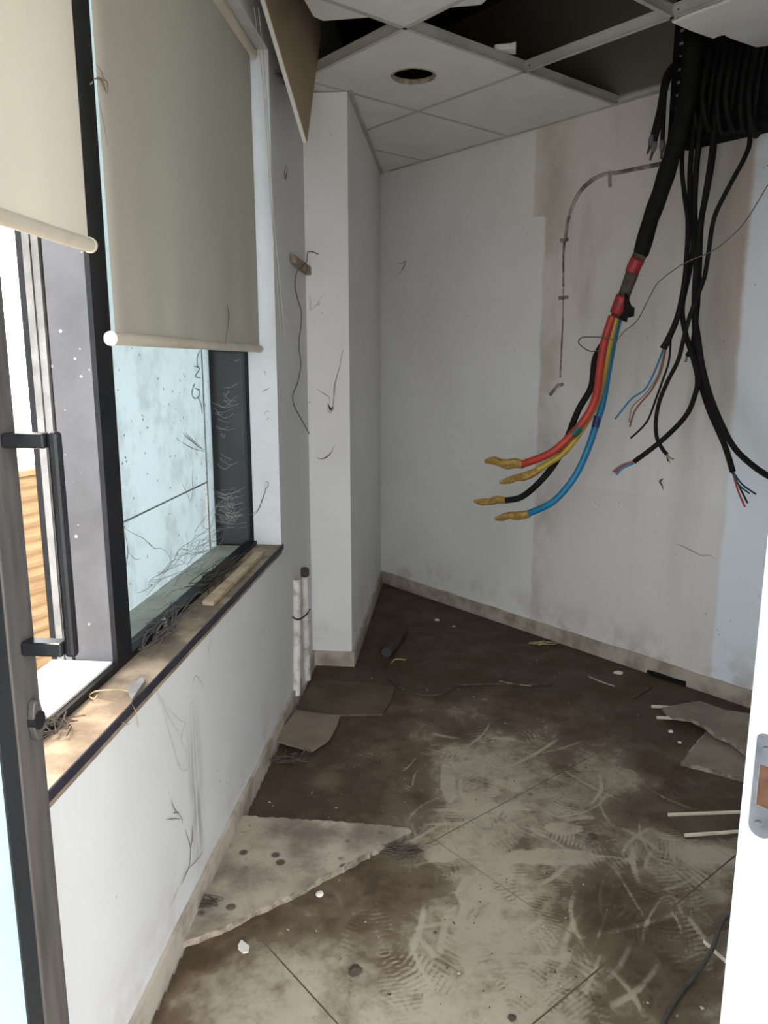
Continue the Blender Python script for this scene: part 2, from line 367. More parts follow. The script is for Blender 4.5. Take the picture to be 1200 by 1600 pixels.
fs = [(i, (i + 1) % nn, nn + (i + 1) % nn, nn + i) for i in range(nn)] + [(i, (i + 1) % nn, 2 * nn + (i + 1) % nn, 2 * nn + i) for i in range(nn)]
plate = m.add(vs, fs).build('strike_plate', 'steel', jam); tag(plate, 'scuffed steel strike plate')
MB().box(PB, ha0, ha1, J1 - .0006, J1 + .004, hz0, hz1).build('mortise', 'rawwood', plate)
for zz in (.974, .884):
    MB().tube([PB(ca + .001, J1 - .0055, zz), PB(ca + .001, J1 - .001, zz)], [.0042, .0055], 10, 1).build('screw', 'steel', plate)
# skirtings
def skirt(name, P, u0, u1, v, d, lab, flip=False, h=.074):
    m = MB(); nseg = max(2, int(abs(u1 - u0) / .09))
    for k in range(nseg):
        ua = u0 + (u1 - u0) * k / nseg; ub = u0 + (u1 - u0) * (k + 1) / nseg
    pts_b = []
    for k in range(nseg + 1):
        u = u0 + (u1 - u0) * k / nseg; hh = h + random.uniform(-.003, .003)
        pts_b += [P(u, v, -.004), P(u, v + d, -.004), P(u, v + d, hh), P(u, v, hh)]
    fs = []
    for k in range(nseg):
        o = 4 * k
        for e in range(4): fs.append((o + e, o + (e + 1) % 4, o + 4 + (e + 1) % 4, o + 4 + e))
    fs += [(0, 1, 2, 3), (4 * nseg, 4 * nseg + 1, 4 * nseg + 2, 4 * nseg + 3)]
    return struct(m.add(pts_b, fs).build(name, 'skirt'), lab)
skirt('baseboard_left', PL, -.02, 3.03, WL, .012, 'muddy skirting under the window')
skirt('baseboard_left', PL, 3.13, 3.35, WL, .012, 'short muddy skirting beside the boxed pier')
skirt('baseboard_column', lambda u, v, z: PL(v, u, z), WL + .012, -.445, 3.35, -.012, 'muddy skirting on the face of the pier')
skirt('baseboard_column', PL, 3.341, 4.80, -.457, .012, 'muddy skirting on the side of the pier')
skirt('baseboard_back', PB, .36, 3.72, WB, -.014, 'muddy skirting along the back wall')

# ------------------------------------------------------------------ window
win = empty('window_1', PL(1.55, -.745, ZW0)); struct(win, 'black framed window with a fixed pane and an open light')
def wp(mb, name, mat, **k): o = mb.build(name, mat, win, **k); return o
FR0, FR1 = -.735, -.775
wp(MB().box(PL, 1.545, 1.622, FR0, -.746, ZW0, ZW1), 'mullion', 'black')
wp(MB().box(PL, W0, 1.545, FR0, -.748, ZW0, .738), 'bottom_rail', 'black')
wp(MB().box(PL, 1.622, W1, FR0, FR1, ZW0, .735), 'bottom_rail', 'black')
wp(MB().box(PL, W0, W1, FR0, FR1, ZW1 - .04, ZW1), 'top_rail', 'black')
wp(MB().box(PL, W1 - .006, W1 + .05, -.745, FR1, ZW0, ZW1), 'side_rail', 'black')
wp(MB().box(PL, W0, W0 + .05, FR0, FR1, ZW0, ZW1), 'side_rail', 'black')
gl = wp(MB().box(PL, 1.615, W1, -.752, -.757, .73, ZW1 - .03), 'pane', 'glass')
wp(MB().box(PL, W1 + .02, W1 + .05, FR1, NO, ZW0, ZW1), 'outer_reveal', 'matte')
# outer film-covered panel of upper and lower sheet
PN = -.900; zj = .965
def sheet(l0, l1, n, z0, z1): wp(MB().add([PL(l0, n, z0), PL(l1, n, z0), PL(l1, n, z1), PL(l0, n, z1)], [(0, 1, 2, 3)]), 'film_panel', 'film')
sheet(1.60, 2.706, PN, zj, ZW1 - .005)
sheet(1.60, 2.706, PN - .002, ZW0, zj)
sheet(2.706, 2.785, PN + .001, ZW0, ZW1 - .005)
for zc_, h_ in ((zj, .0022),):
    wp(MB().box(PL, 1.60, 2.705, PN - .0005, PN + .003, zc_ - h_, zc_ + h_), 'panel_joint', 'clad2')
wp(MB().box(PL, 2.7045, 2.708, PN, PN + .004, ZW0, ZW1 - .03), 'panel_joint', 'clad2')
# clad post standing outside the mullion
post = wp(MB().box(PL, 1.548, 1.600, -.746, -.834, ZW0, ZW1), 'clad_post', 'clad')
wp(MB().box(PL, 1.560, 1.600, -.834, -.842, ZW0, ZW1), 'post_groove', 'black')
wp(MB().box(PL, 1.548, 1.600, -.842, -.857, ZW0, ZW1), 'post_strip', 'clad2')
wp(MB().box(PL, 1.545, 1.575, -.859, -.874, ZW0, ZW1), 'post_strip', 'clad2')
# ledges
wp(MB().box(PL, 1.588, 1.600, -.857, -.912, ZW0, ZW1), 'post_strip', 'black')  # added black filler behind the post, keeps light from leaking past the panel
wp(MB().box(PL, W0, 1.545, -.748, -.885, ZW0 - .02, .743), 'outer_ledge', 'ledge_lit')
wp(MB().box(PL, 1.55, W1 + .04, FR1, -.90, ZW0 - .01, ZW0 + .008), 'outer_ledge', 'ledge')
wp(MB().box(PL, W0, W1, WL + .002, FR0, ZW0 - .012, .721), 'sill_board', 'sill')
wp(MB().box(PL, W0 - .02, W1 + .012, WL + .007, WL + .001, .701, .722), 'sill_nosing', 'blackpaint', bevel=.003)
wp(MB().box(PL, 2.02, 2.60, -.668, -.70, .721, .733), 'sill_batten', 'wood')
wp(MB().box(PL, W1 - .004, W1 + .0005, WL + .0005, -.745, .71, ZW1), 'reveal_lining', 'jamb')
# faded writing on the film, read through the pane
wr = [[(312, 548), (308, 560), (309, 575)], [(304, 572), (312, 576), (305, 588), (313, 590)], [(304, 600), (300, 612), (303, 622), (310, 620), (311, 610), (305, 607)], [(309, 620), (314, 632), (316, 645)]]
mm = MB()
for s_ in wr: mm.tube([onplane(x, y, LN * (PN + .003), LN) for x, y in s_], .0022, 5, 4)
wp(mm, 'faded_scribble', 'ink')
reparent(win)

# ------------------------------------------------------------------ ceiling
slabp = clip(clip(clip([PB(-.75, -6, ZS), PB(-.75, 6, ZS), PB(6, 6, ZS), PB(6, -6, ZS)], LN, NO), B, WB + .2, False), L, 5.4, False)  # runs out past the doorway as an added unseen overhang, evens the daylight
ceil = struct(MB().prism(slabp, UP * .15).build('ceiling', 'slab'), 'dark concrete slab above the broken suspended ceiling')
BL = [3.04 - PITCH * k for k in range(0, 7)]         # lines parallel to A
AL = [.895 + PITCH * k for k in range(0, 7)]         # lines parallel to B
def croom(q, ex=0.0): return clip(clip(clip(q, LN, WL + .003), B, WB - .003, False), A, AF + .003)
def ctile(a0, b0, name='ceiling_tile', parent=ceil, hole=None):
    g = .004; q = [PB(a0 + g, b0 + g, ZC), PB(a0 + PITCH - g, b0 + g, ZC), PB(a0 + PITCH - g, b0 + PITCH - g, ZC), PB(a0 + g, b0 + PITCH - g, ZC)]
    q = croom(q)
    if len(q) < 3: return None
    if not hole: return MB().prism(q, UP * .014).build(name, 'ctile', parent)
    hc, hr = hole; n = 32; ring = []
    for k in range(n):
        an = 2 * math.pi * k / n; d = A * math.cos(an) + B * math.sin(an); rr = hr * (1 + .05 * mnoise.noise(Vector((k * .9, 3, 1))))
        # outer boundary: square
        s_ = min((PITCH / 2 - g) / max(abs(math.cos(an)), 1e-6), (PITCH / 2 - g) / max(abs(math.sin(an)), 1e-6))
        ring.append((hc + d * rr, PB(a0 + PITCH / 2, b0 + PITCH / 2, ZC), d, s_))
    cen = ring[0][1]
    inn = [r[0] for r in ring]; out = []
    # outer points on the square boundary, seen from the hole centre
    for k in range(n):
        d = ring[k][2]; ca_ = (hc - cen).dot(A); cb_ = (hc - cen).dot(B); da, db = d.dot(A), d.dot(B); h_ = PITCH / 2 - g
        ts = []
        if abs(da) > 1e-6: ts.append((h_ * (1 if da > 0 else -1) - ca_) / da)
        if abs(db) > 1e-6: ts.append((h_ * (1 if db > 0 else -1) - cb_) / db)
        out.append(hc + d * min(ts))
    # add the square corners exactly by snapping the nearest outer point
    for sa in (-1, 1):
        for sb in (-1, 1):
            cpt = cen + A * sa * (PITCH / 2 - g) + B * sb * (PITCH / 2 - g)
            k = min(range(n), key=lambda i: (out[i] - cpt).length); out[k] = cpt
    m = MB(); T = UP * .014
    vs = inn + out + [p + T for p in inn] + [p + T for p in out]
    m.add(vs, [(k, (k + 1) % n, n + (k + 1) % n, n + k) for k in range(n)] + [(2 * n + k, 2 * n + (k + 1) % n, 3 * n + (k + 1) % n, 3 * n + k) for k in range(n)] + [(n + k, n + (k + 1) % n, 3 * n + (k + 1) % n, 3 * n + k) for k in range(n)])
    o = m.build(name, 'ctile', parent); r = MB()
    lo = [p - UP * (.0015 + .002 * random.random()) for p in inn]; hi = [p + UP * .016 for p in inn]; mid = [hc + (p - hc) * 1.09 - UP * .0006 for p in inn]
    r.add(lo + hi + mid, [(k, (k + 1) % n, n + (k + 1) % n, n + k) for k in range(n)] + [(k, (k + 1) % n, 2 * n + (k + 1) % n, 2 * n + k) for k in range(n)])
    r.build('torn_rim', 'ctile_edge', o); return o
open_cells = {(1, 0), (1, 1), (2, 2), (0, 1), (0, 0)}        # (a index, b index)
for i in range(-1, 6):
    for j in range(0, 6):
        if (i, j) in open_cells: continue
        a0 = AL[0] + PITCH * i; b0 = BL[0] - PITCH * (j + 1)
        hole = None
        if (i, j) == (2, 1): hole = (onplane(646, 119, UP * ZC, UP), .082)
        ctile(a0, b0, hole=hole)
def tbar(P, u0, u1, v):
    m = MB(); m.box(P, u0, u1, v - .008, v + .008, ZC - .0022, ZC - .0008); m.box(P, u0, u1, v - .0009, v + .0009, ZC - .001, ZC + .036); m.box(P, u0, u1, v - .004, v + .004, ZC + .030, ZC + .037)
    o = m.build('grid_bar', 'tbar', ceil); return o
def seg_in_room(P, v, u0, u1):
    us = [u0 + (u1 - u0) * k / 400 for k in range(401)]
    ins = [u for u in us if (lambda p: p.dot(LN) > WL and p.dot(B) < WB + .001 and p.dot(A) > AF)(P(u, v, 0))]
    return (min(ins), max(ins)) if ins else None
PBs = lambda u, v, z: PB(v, u, z)
for k in range(1, 6):                                           # along A
    s_ = seg_in_room(PB, BL[k], -1, 5)
    if s_:
        o = tbar(PB, s_[0], s_[1], BL[k])
        for j in range(len(AL)):
            for d in (-.022, .022):
                if s_[0] < AL[j] + d < s_[1] and k < 3:
                    MB().box(PB, AL[j] + d - .003, AL[j] + d + .003, BL[k] - .0016, BL[k] + .0016, ZC + .013, ZC + .019).build('slot', 'hole', o)
for i, av in enumerate(AL):                                     # along B, between the main bars
    s_ = seg_in_room(PBs, av, -3, 3.04)
    if not s_: continue
    u0, u1 = s_
    if i == 1:                                                  # broken off short of the wall
        tbar(PBs, u0, BL[1] + .10, av)
    else: tbar(PBs, u0, u1, av)
m = MB()
m.box(PB, .36, 3.6, WB - .022, WB - .002, ZC - .002, ZC); tb = m.build('wall_angle', 'tbar', ceil)
MB().box(PL, 3.35, 4.8, -.457 + .001, -.437, ZC - .003, ZC - .001).build('wall_angle', 'tbar', ceil)
# loose tiles
def tilt_tile(c, u, v, n, s1, s2, th, name, label, mats=('ctile', 'ctile'), group=None, bite=None):
    m = MB(); q = [c, c + u * s1, c + u * s1 + v * s2, c + v * s2]
    m.prism(q, n * th); o = m.build(name, mats[0], bevel=.004); return tag(o, label, 'ceiling tile', group)
T = onplane(480, 222, UP * 0, UP) if False else CAM + ray(480, 222) * (2.9 / ray(480, 222).y)
R = onplane(495, 105, UP * ZC, UP); e2 = (R - T).normalized(); rl = ray(415, 0)
Lp = CAM + rl * (((T - CAM).dot(R - T)) / rl.dot(R - T)); e1 = (Lp - T).normalized(); nn_ = e1.cross(e2).normalized()
if nn_.dot(T - CAM) < 0: nn_ = -nn_
m = MB(); q = [T, T + e1 * .595, T + e1 * .595 + e2 * .595, T + e2 * .595]
ht = empty('ceiling_tile', T); tag(ht, 'tan backed ceiling tile hanging corner down beside the right blind', 'ceiling tile')
MB().prism(q, nn_ * .003).build('tan_face', 'ctan', ht)
MB().prism([p + nn_ * .003 for p in q], nn_ * .013).build('tile_body', 'ctile', ht); reparent(ht)
c_ = PB(AL[2] - .02, BL[3] - .10, ZC + .045)
def corner_tile(pts, label, th=.013):
    m = MB().prism(pts, UP * th); o = m.build('ceiling_tile', 'ctile', bevel=.006); return tag(o, label, 'ceiling tile')
corner_tile([onplane(x, y, UP * (ZC + .012), UP) for x, y in ((505, 34), (594, 27), (640, -60), (560, -110), (440, -60), (489, 27))], 'shifted white ceiling tile over the dark gap beside the hanging tan tile')
corner_tile([onplane(x, y, UP * (ZC + .05), UP) for x, y in ((690, 14), (752, 9), (772, -10), (800, -70), (720, -60), (670, -15))], 'torn white tile scrap at the top edge of the open dark cell')
corner_tile([onplane(x, y, UP * (ZC + .040), UP) for x, y in ((771, 79), (790, 84), (806, 86), (806, 73), (798, 76), (774, 78))], 'tiny white tile scrap resting on the bare grid bar', .02)
pts = [onplane(x, y, UP * (ZC - .005), UP) for x, y in ((1048, 36), (1080, 50), (1115, 62), (1122, 58), (1131, 56), (1140, 61), (1160, 68), (1180, 75), (1205, 72), (1260, 60), (1270, -10), (1160, -6))]
corner_tile(pts, 'sagging white ceiling tile with bitten edge above the black cables')

# ================================================================== THINGS
# roller blinds
def blind(l0, l1, zb, n, label, r=.013):
    root = empty('roller_blind', PL(l1, n, zb)); tag(root, label, 'blind', 'roller blinds in the window')
    nx, nz = 24, 20; vs = []; fs = []; ph = random.random() * 6
    for iz in range(nz + 1):
        for ix in range(nx + 1):
            l = l0 + (l1 - l0) * ix / nx; z = zb + .012 + (2.40 - zb - .012) * iz / nz; f = 1 - iz / nz
            vs.append(PL(l, n + .004 * f * math.sin(l * 9 + ph) + .002 * f * math.sin(l * 31 + z * 3), z))
    for iz in range(nz):
        for ix in range(nx): k = iz * (nx + 1) + ix; fs.append((k, k + 1, k + nx + 2, k + nx + 1))
    MB().add(vs, fs).build('fabric', 'fabric', root, smooth_=True)
    bar = MB().tube([PL(l0 - .008, n, zb), PL(l1 + .008, n, zb)], r, 16, 1).build('bottom_bar', 'rod', root)
    MB().tube([PL(l0 - .012, n, zb), PL(l0 - .006, n, zb)], r * 1.12, 16, 1).build('end_cap', 'rod', bar)
    MB().tube([PL(l1 + .006, n, zb), PL(l1 + .012, n, zb)], r * 1.12, 16, 1).build('end_cap', 'rod', bar)
    MB().tube([PL(l0, n - .004, 2.405), PL(l1 + .04, n - .004, 2.405)], .021, 16, 1).build('roller', 'rod', root)
    reparent(root); return root
blind(1.535, 2.712, 1.442, -.692, 'long grey green roller blind drawn halfway down over the fixed pane')
blind(.34, 1.452, 1.612, -.692, 'cream backlit roller blind above the open window light')
# bead chain of the right blind
ch = empty('bead_chain', lw(440, 530, .01)); tag(ch, 'beaded pull chain hanging down from the end of the grey green blind', 'chain')
loop = smooth([lw(x, y, .012) for x, y in ((397, 12), (403, 60), (412, 140), (418, 230), (424, 330), (431, 420), (437, 490), (440, 530))], 26)
m = MB(); m2 = MB()
for i, p in enumerate(loop):
    r = .0021; m.add([p + Vector(v) * r for v in ((1, 0, 0), (-1, 0, 0), (0, 1, 0), (0, -1, 0), (0, 0, 1), (0, 0, -1))], [(0, 2, 4), (2, 1, 4), (1, 3, 4), (3, 0, 4), (2, 0, 5), (1, 2, 5), (3, 1, 5), (0, 3, 5)])
m.build('beads', 'chain', ch); m2.tube([p for p in loop[::4]], .0009, 5, 1)
m2.tube([lw(x, y, .012) for x, y in ((404, 12), (414, 120), (421, 230), (428, 340), (436, 430), (443, 500), (446, 525), (440, 532))], .0016, 5, 6)
m2.build('cord', 'chain', ch); reparent(ch)

# door
DN, DE = -.569, .952
door = empty('door_1', PL(-.05, DN - .02, 0)); struct(door, 'open black framed glass door folded back against the window wall')
MB().box(PL, DE - .060, DE, DN, DN - .036, .012, 2.08).build('stile', 'doorframe', door, bevel=.002)
MB().box(PL, -.05, .05, DN, DN - .036, .012, 2.08).build('stile', 'doorframe', door, bevel=.002)
MB().box(PL, .05, DE - .060, DN, DN - .036, .012, .14).build('rail', 'doorframe', door)
MB().box(PL, .05, DE - .060, DN, DN - .036, 1.98, 2.08).build('rail', 'doorframe', door)
MB().box(PL, DE - .094, DE - .060, DN - .003, DN - .032, .14, 1.98).build('gasket', 'gasket', door)
MB().box(PL, .05, DE - .094, DN - .006, DN - .016, .14, 1.98).build('door_pane', 'doorglass', door)
hl = DE - .024
def dpl(x, y): return onplane(x, y, L * hl, L)
pt, pb = dpl(88, 689), dpl(109, 1012)
nh = (pt.dot(LN) + pb.dot(LN)) / 2; zt, zbm = pt.z, pb.z
hd = empty('pull_handle', PL(hl, DN, zbm)); hd.parent = door
o1 = MB().box(PL, hl - .008, hl + .008, nh - .007, nh + .008, zbm - .012, zt + .012).build('grip', 'handle', hd, bevel=.005)
MB().box(PL, hl - .012, hl + .012, DN, nh - .008, zt - .009, zt + .010).build('arm', 'handle', hd, bevel=.003)
MB().box(PL, hl - .012, hl + .012, DN, nh - .008, zbm - .010, zbm + .009).build('arm', 'handle', hd, bevel=.003)
lk = dpl(62, 1125); zk = lk.z
MB().tube([PL(hl, DN - .001, zk), PL(hl, DN + .012, zk)], .013, 16, 1).build('lock_cylinder', 'handle', door)
es = MB(); N = 20; ring = []
for k in range(N): an = 2 * math.pi * k / N; ring.append(PL(hl + .012 * math.cos(an), DN, zk + .030 * math.sin(an)))
es.prism(ring, LN * .010).build('escutcheon', 'doorframe', door, bevel=.002)
reparent(door)
for c in hd.children: c.matrix_parent_inverse = inv_loc(hd)
hd.matrix_parent_inverse = inv_loc(door)

# conduit stub on left wall
ct = empty('conduit_stub', lw(470, 1090)); tag(ct, 'broken pair of dirty white conduits on the wall beside the pier', 'conduit')
m = MB(); m.tube([lw(463, 1086, .012), lw(464, 1000, .012), lw(463, 905, .012)], .017, 12, 4, cap=False).build('conduit', 'pvc', ct, True)
m = MB(); m.tube([lw(480, 1062, .012), lw(478, 980, .012), lw(476, 897, .012)], .016, 12, 4, cap=False).build('conduit', 'pvc', ct, True)
MB().tube([lw(457, 964, .014), lw(466, 968, .036), lw(478, 961, .036), lw(484, 952, .012)], .004, 6, 5).build('clip', 'dirt', ct)
MB().tube([lw(476, 899, .014), lw(476, 889, .016)], .019, 8, 1).build('burnt_end', 'dirt', ct)
reparent(ct)

# broken wooden batten with hanging wire on left wall / pier corner
bt = empty('wall_bracket', lw(470, 415)); tag(bt, 'short dark splintered batten nailed beside the pier with wire looped on it', 'batten')
p = [lw(453, 398, .004), lw(486, 423, .004), lw(486, 434, .004), lw(470, 424, .004), (lw(455, 411, .004))]
MB().prism(p, LN * .02).build('batten', 'sill', bt); reparent(bt)
wire = MB().tube([(cf(x, y, .008) if x > 484 else lw(x, y, .030 if y < 430 else .012)) for x, y in ((497, 397), (489, 394), (481, 394), (479, 408), (471, 418), (464, 424), (461, 445), (465, 467), (471, 488), (470, 510), (467, 540), (470, 570), (465, 598), (458, 615), (459, 632), (468, 650), (479, 670), (483, 677))], .0022, 6, 5).build('wire', 'web_d', None, True)
tag(wire, 'thin dark wire hanging in a wavy line beside the white pier', 'wire')
o = MB().prism([lw(430, 117, .003), lw(437, 116, .003), lw(462, 138, .003), lw(462, 150, .003)], LN * .012).build('wood_peg', 'sill'); tag(o, 'dark wooden peg stuck in wall behind the hanging tan tile', 'peg')

# ------------------------------------------------------------------ black riser and cables
rs = empty('cable_riser', PB(1.6, WB, 2.27)); tag(rs, 'black perforated cable riser box coming down through the ceiling', 'cable riser')
m = MB(); m.box(PB, 1.0, 1.765, WB - .15, WB - .001, 2.228, ZS - .02); m.build('box', 'matte', rs)
for k in range(10):
    z0 = 2.30 + k * .045
    MB().box(PB, 1.765, 1.767, WB - .085, WB - .06, z0, z0 + .012).build('slot', 'clad2', rs)
    MB().box(PB, 1.725, 1.74, WB - .1515, WB - .149, z0, z0 + .010).build('slot', 'clad2', rs)
for k in range(7):
    pts = [PB(1.74 - .12 * q, WB - .155 - .01 * random.random(), 2.232 + .012 * k * .5 - .02 * math.sin(q * .55 + k) + .004 * random.random()) for q in range(7)]
    MB().tube(pts, .0035, 6, 4).build('loose_strand', 'cable', rs)
reparent(rs)

def cable(name, pts, r, label, mat='cable', group='black cables hanging from the riser', ends=None, cat='cable'):
    P = [bw(x, y, o) for x, y, o in pts]
    root = empty(name, P[-1]); tag(root, label, cat, group)
    MB().tube(P, [v * .86 for v in r] if isinstance(r, list) else r * .86, 10, 6).build('sheath', mat, root, True)
    for e in ends or []:
        pp, rr, mm_ = e; MB().tube([bw(x, y, o) for x, y, o in pp], rr, 6, 5).build('core_wire', mm_, root, True)
    reparent(root); return root
# main four core cable
mc = empty('power_cable', bw(965, 500, .34)); tag(mc, 'thick taped power cable splitting into red, yellow, black and blue cores', 'cable')
MB().tube([bw(x, y, o) for x, y, o in ((1085, 60, .20), (1078, 130, .22), (1066, 190, .25), (1049, 246, .28), (1032, 300, .30), (1016, 345, .31), (1001, 398, .32))], [.036, .038, .034, .036, .032, .035, .031, .034, .031, .033, .030, .032, .029], 14, 6).build('trunk', 'tape', mc, True)
MB().tube([bw(x, y, .325) for x, y in ((1001, 396), (994, 410), (986, 432), (977, 456), (968, 480), (962, 497))], [.027, .024, .025, .023, .024, .020], 12, 4).build('tape_wrap', 'dirt', mc, True)
MB().tube([bw(x, y, .33) for x, y in ((997, 404), (992, 414), (987, 426))], [.027, .027, .026], 12, 3).build('red_tape', 'redtape', mc, True)
MB().tube([bw(x, y, .33) for x, y in ((1000, 400), (993, 415))], [.012, .010], 8, 3).build('yellow_core', 'yellow', mc)
MB().tube([bw(x, y, .33) for x, y in ((974, 462), (969, 476), (963, 490))], [.028, .029, .027], 12, 3).build('red_tape', 'redtape', mc, True)
tp = [bw(x, y, .37) for x, y in ((976, 458), (984, 478), (989, 480), (988, 494), (978, 497), (977, 503), (966, 499), (974, 486))]
MB().prism(tp, B * .012).build('tape_flap', 'tape', mc)
def core(nm, mt, pts, tip, r=.0165, lab=None, bands=()):
    P = [bw(x, y, o) for x, y, o in pts]; o = MB().tube(P, r, 12, 6).build(nm, mt, mc, True)
    if lab: o['label'] = lab
    a_ = P[-1]; b_ = bw(*tip); d_ = b_ - a_
    lg = MB(); pts2 = [a_ - d_ * .06] + [a_ + d_ * t + Vector((random.uniform(-1, 1), random.uniform(-1, 1), random.uniform(-1, 1))) * .008 for t in (.15, .35, .55, .75)] + [b_]
    lg.tube(pts2, [r * 1.1, r * 1.3, r * 1.35, r * 1.1, r * 1.15, r * .55], 8, 2).build('foil_tip', 'brass', o)
    for (p0, p1, bm_) in bands: MB().tube([bw(*p0), bw(*p1)], r * 1.12, 12, 2).build('tape_band', bm_, o)
core('black_core', 'cable', [(952, 505, .30), (946, 530, .30), (930, 560, .31), (924, 604, .33), (904, 640, .36), (888, 680, .40), (872, 716, .44), (848, 748, .48), (816, 776, .51), (788, 782, .53)], (742, 783, .56), .0135, 'black core with gold foil tip')
core('blue_core', 'blue', [(966, 500, .29), (958, 536, .29), (950, 580, .30), (942, 628, .32), (930, 668, .34), (916, 708, .37), (896, 748, .41), (864, 784, .45), (824, 803, .48)], (774, 811, .52), .0145, 'bright blue core with gold foil tip', [((934, 650, .333), (930, 668, .341), 'navy')])
core('yellow_core', 'yellow', [(962, 497, .34), (957, 520, .34), (950, 548, .345), (941, 596, .36), (929, 636, .39), (908, 672, .43), (880, 708, .47), (838, 735, .52)], (781, 754, .56), .0135, 'yellow core with gold foil tip')
core('red_core', 'red', [(957, 494, .35), (950, 515, .36), (943, 540, .37), (937, 580, .385), (931, 620, .41), (916, 652, .44), (892, 680, .48), (860, 708, .52), (814, 726, .56)], (758, 721, .60), .0165, 'red core with gold foil tip', [((905, 668, .46), (894, 680, .477), 'green')])
reparent(mc)

W_ = lambda *p: list(p)
cable('control_cable', [(1080, 110, .18), (1066, 240, .22), (1069, 300, .23), (1075, 345, .24), (1073, 400, .25), (1069, 445, .26), (1060, 490, .28), (1048, 522, .30), (1036, 545, .31)], [.010, .010, .010, .011, .011, .012, .013, .014, .017],
      'black cable with frayed end showing long blue and brown wires', ends=[
      ([(1036, 546, .31), (1024, 578, .33), (1008, 608, .35), (986, 624, .37), (961, 655, .40)], .0038, 'blue'),
      ([(1040, 546, .31), (1032, 582, .33), (1016, 612, .35), (993, 640, .37), (984, 667, .39)], .0036, 'brown'),
      ([(1038, 548, .31), (1028, 586, .33), (1008, 616, .35), (988, 636, .37), (983, 660, .38)], .0030, 'greywire'),
      ([(1048, 530, .30), (1045, 565, .31), (1034, 598, .32), (1024, 626, .33), (1010, 660, .35), (985, 685, .37)], .0042, 'cable')])
cable('control_cable', [(1095, 110, .18), (1080, 240, .20), (1078, 320, .21), (1083, 380, .22), (1076, 430, .23), (1066, 480, .25), (1071, 520, .25), (1083, 560, .25), (1090, 592, .25), (1085, 620, .27), (1070, 652, .30), (1032, 690, .36), (990, 722, .42)], .0115,
      'black cable sweeping left with a short red and blue wire end', ends=[
      ([(990, 722, .42), (975, 728, .43), (960, 738, .45)], .0045, 'red'), ([(990, 724, .42), (972, 732, .44), (963, 742, .45)], .0045, 'blue'), ([(992, 720, .42), (972, 726, .44), (957, 737, .46)], .0035, 'greywire')])
cable('control_cable', [(1105, 110, .18), (1090, 240, .20), (1085, 330, .20), (1088, 400, .20), (1085, 470, .20), (1087, 540, .21), (1093, 590, .22), (1108, 640, .24), (1132, 695, .27), (1145, 737, .29)], .0125,
      'black cable falling to four coloured wires near the white paint edge', ends=[
      ([(1145, 737, .29), (1160, 757, .30), (1181, 772, .32)], .0035, 'navy'), ([(1146, 738, .29), (1154, 757, .30), (1171, 771, .31)], .0035, 'green'),
      ([(1145, 738, .29), (1153, 766, .30), (1164, 792, .31)], .0035, 'red'), ([(1144, 738, .29), (1158, 766, .30), (1168, 786, .31)], .0035, 'cable')])
cable('control_cable', [(1125, 110, .18), (1112, 240, .21), (1098, 330, .22), (1090, 400, .23), (1085, 480, .24), (1091, 530, .25), (1098, 575, .26), (1113, 628, .28), (1140, 688, .32), (1165, 718, .36), (1205, 746, .42), (1240, 750, .46)], .0125,
      'black cable curling away to the right behind the jamb')
cable('control_cable', [(1168, 90, .17), (1169, 150, .18), (1172, 215, .19), (1164, 245, .20), (1140, 290, .22), (1116, 340, .23), (1107, 395, .24), (1100, 435, .25), (1088, 466, .26), (1076, 500, .27), (1068, 530, .28), (1060, 562, .29), (1044, 594, .30), (1031, 625, .31), (1025, 655, .31), (1026, 682, .31), (1034, 700, .31), (1042, 710, .31)], [.010, .010, .009],
      'black cable bowed out to the right, ending in a small frayed hook', ends=[([(1042, 710, .31), (1048, 716, .31), (1053, 717, .31)], .003, 'greywire'), ([(1042, 711, .31), (1046, 719, .31), (1047, 724, .31)], .003, 'straw'), ([(1042, 711, .31), (1043, 717, .31), (1044, 721, .31)], .003, 'cable')])
cable('control_cable', [(1110, 130, .17), (1088, 260, .18), (1086, 340, .18), (1092, 420, .18), (1090, 470, .18), (1086, 515, .19), (1080, 545, .20), (1074, 556, .20)], .0115,
      'short black cable ending in a bare pale tip among the bundle', ends=[([(1074, 556, .20), (1071, 566, .20)], .005, 'greywire'), ([(1076, 556, .20), (1076, 563, .20)], .004, 'chip')])
cable('control_cable', [(1130, 100, .16), (1118, 200, .16), (1112, 255, .17), (1104, 300, .17), (1095, 350, .17), (1092, 420, .17), (1089, 480, .17)], .0135, 'thick black cable merging into the middle of the bundle')
for k, (tp_, lab) in enumerate(((((1062, 92, .17), (1046, 108, .22), (1037, 128, .24), (1030, 170, .25), (1019, 214, .25)), 'leftmost of three short black cable tails with metal lugs'),
                         (((1066, 95, .17), (1050, 112, .22), (1040, 140, .24), (1031, 190, .25), (1023, 224, .25)), 'middle one of three short black cable tails with metal lugs'),
                         (((1068, 98, .17), (1052, 110, .21), (1041, 130, .23), (1037, 175, .24), (1035, 222, .24)), 'rightmost of three short black cable tails with metal lugs'))):
    P = [bw(*q) for q in tp_]; root = empty('cable_tail', P[-1]); tag(root, lab, 'cable', 'short cable tails beside the riser')
    MB().tube(P, .0085, 10, 6).build('sheath', 'cable', root, True)
    d_ = (P[-1] - P[-2]).normalized(); q = P[-1]
    MB().tube([q - d_ * .008, q, q + d_ * .018, q + d_ * .03], [.008, .0115, .0115, .007], 10, 1).build('lug', 'clad', root, True)
    MB().tube([q + d_ * .028, q + d_ * .06 - B * .004], [.006, .004], 8, 2).build('bare_tip', 'dirt', root); reparent(root)
ORD = ('first', 'second', 'third', 'fourth', 'fifth', 'sixth', 'seventh', 'eighth', 'ninth', 'tenth')
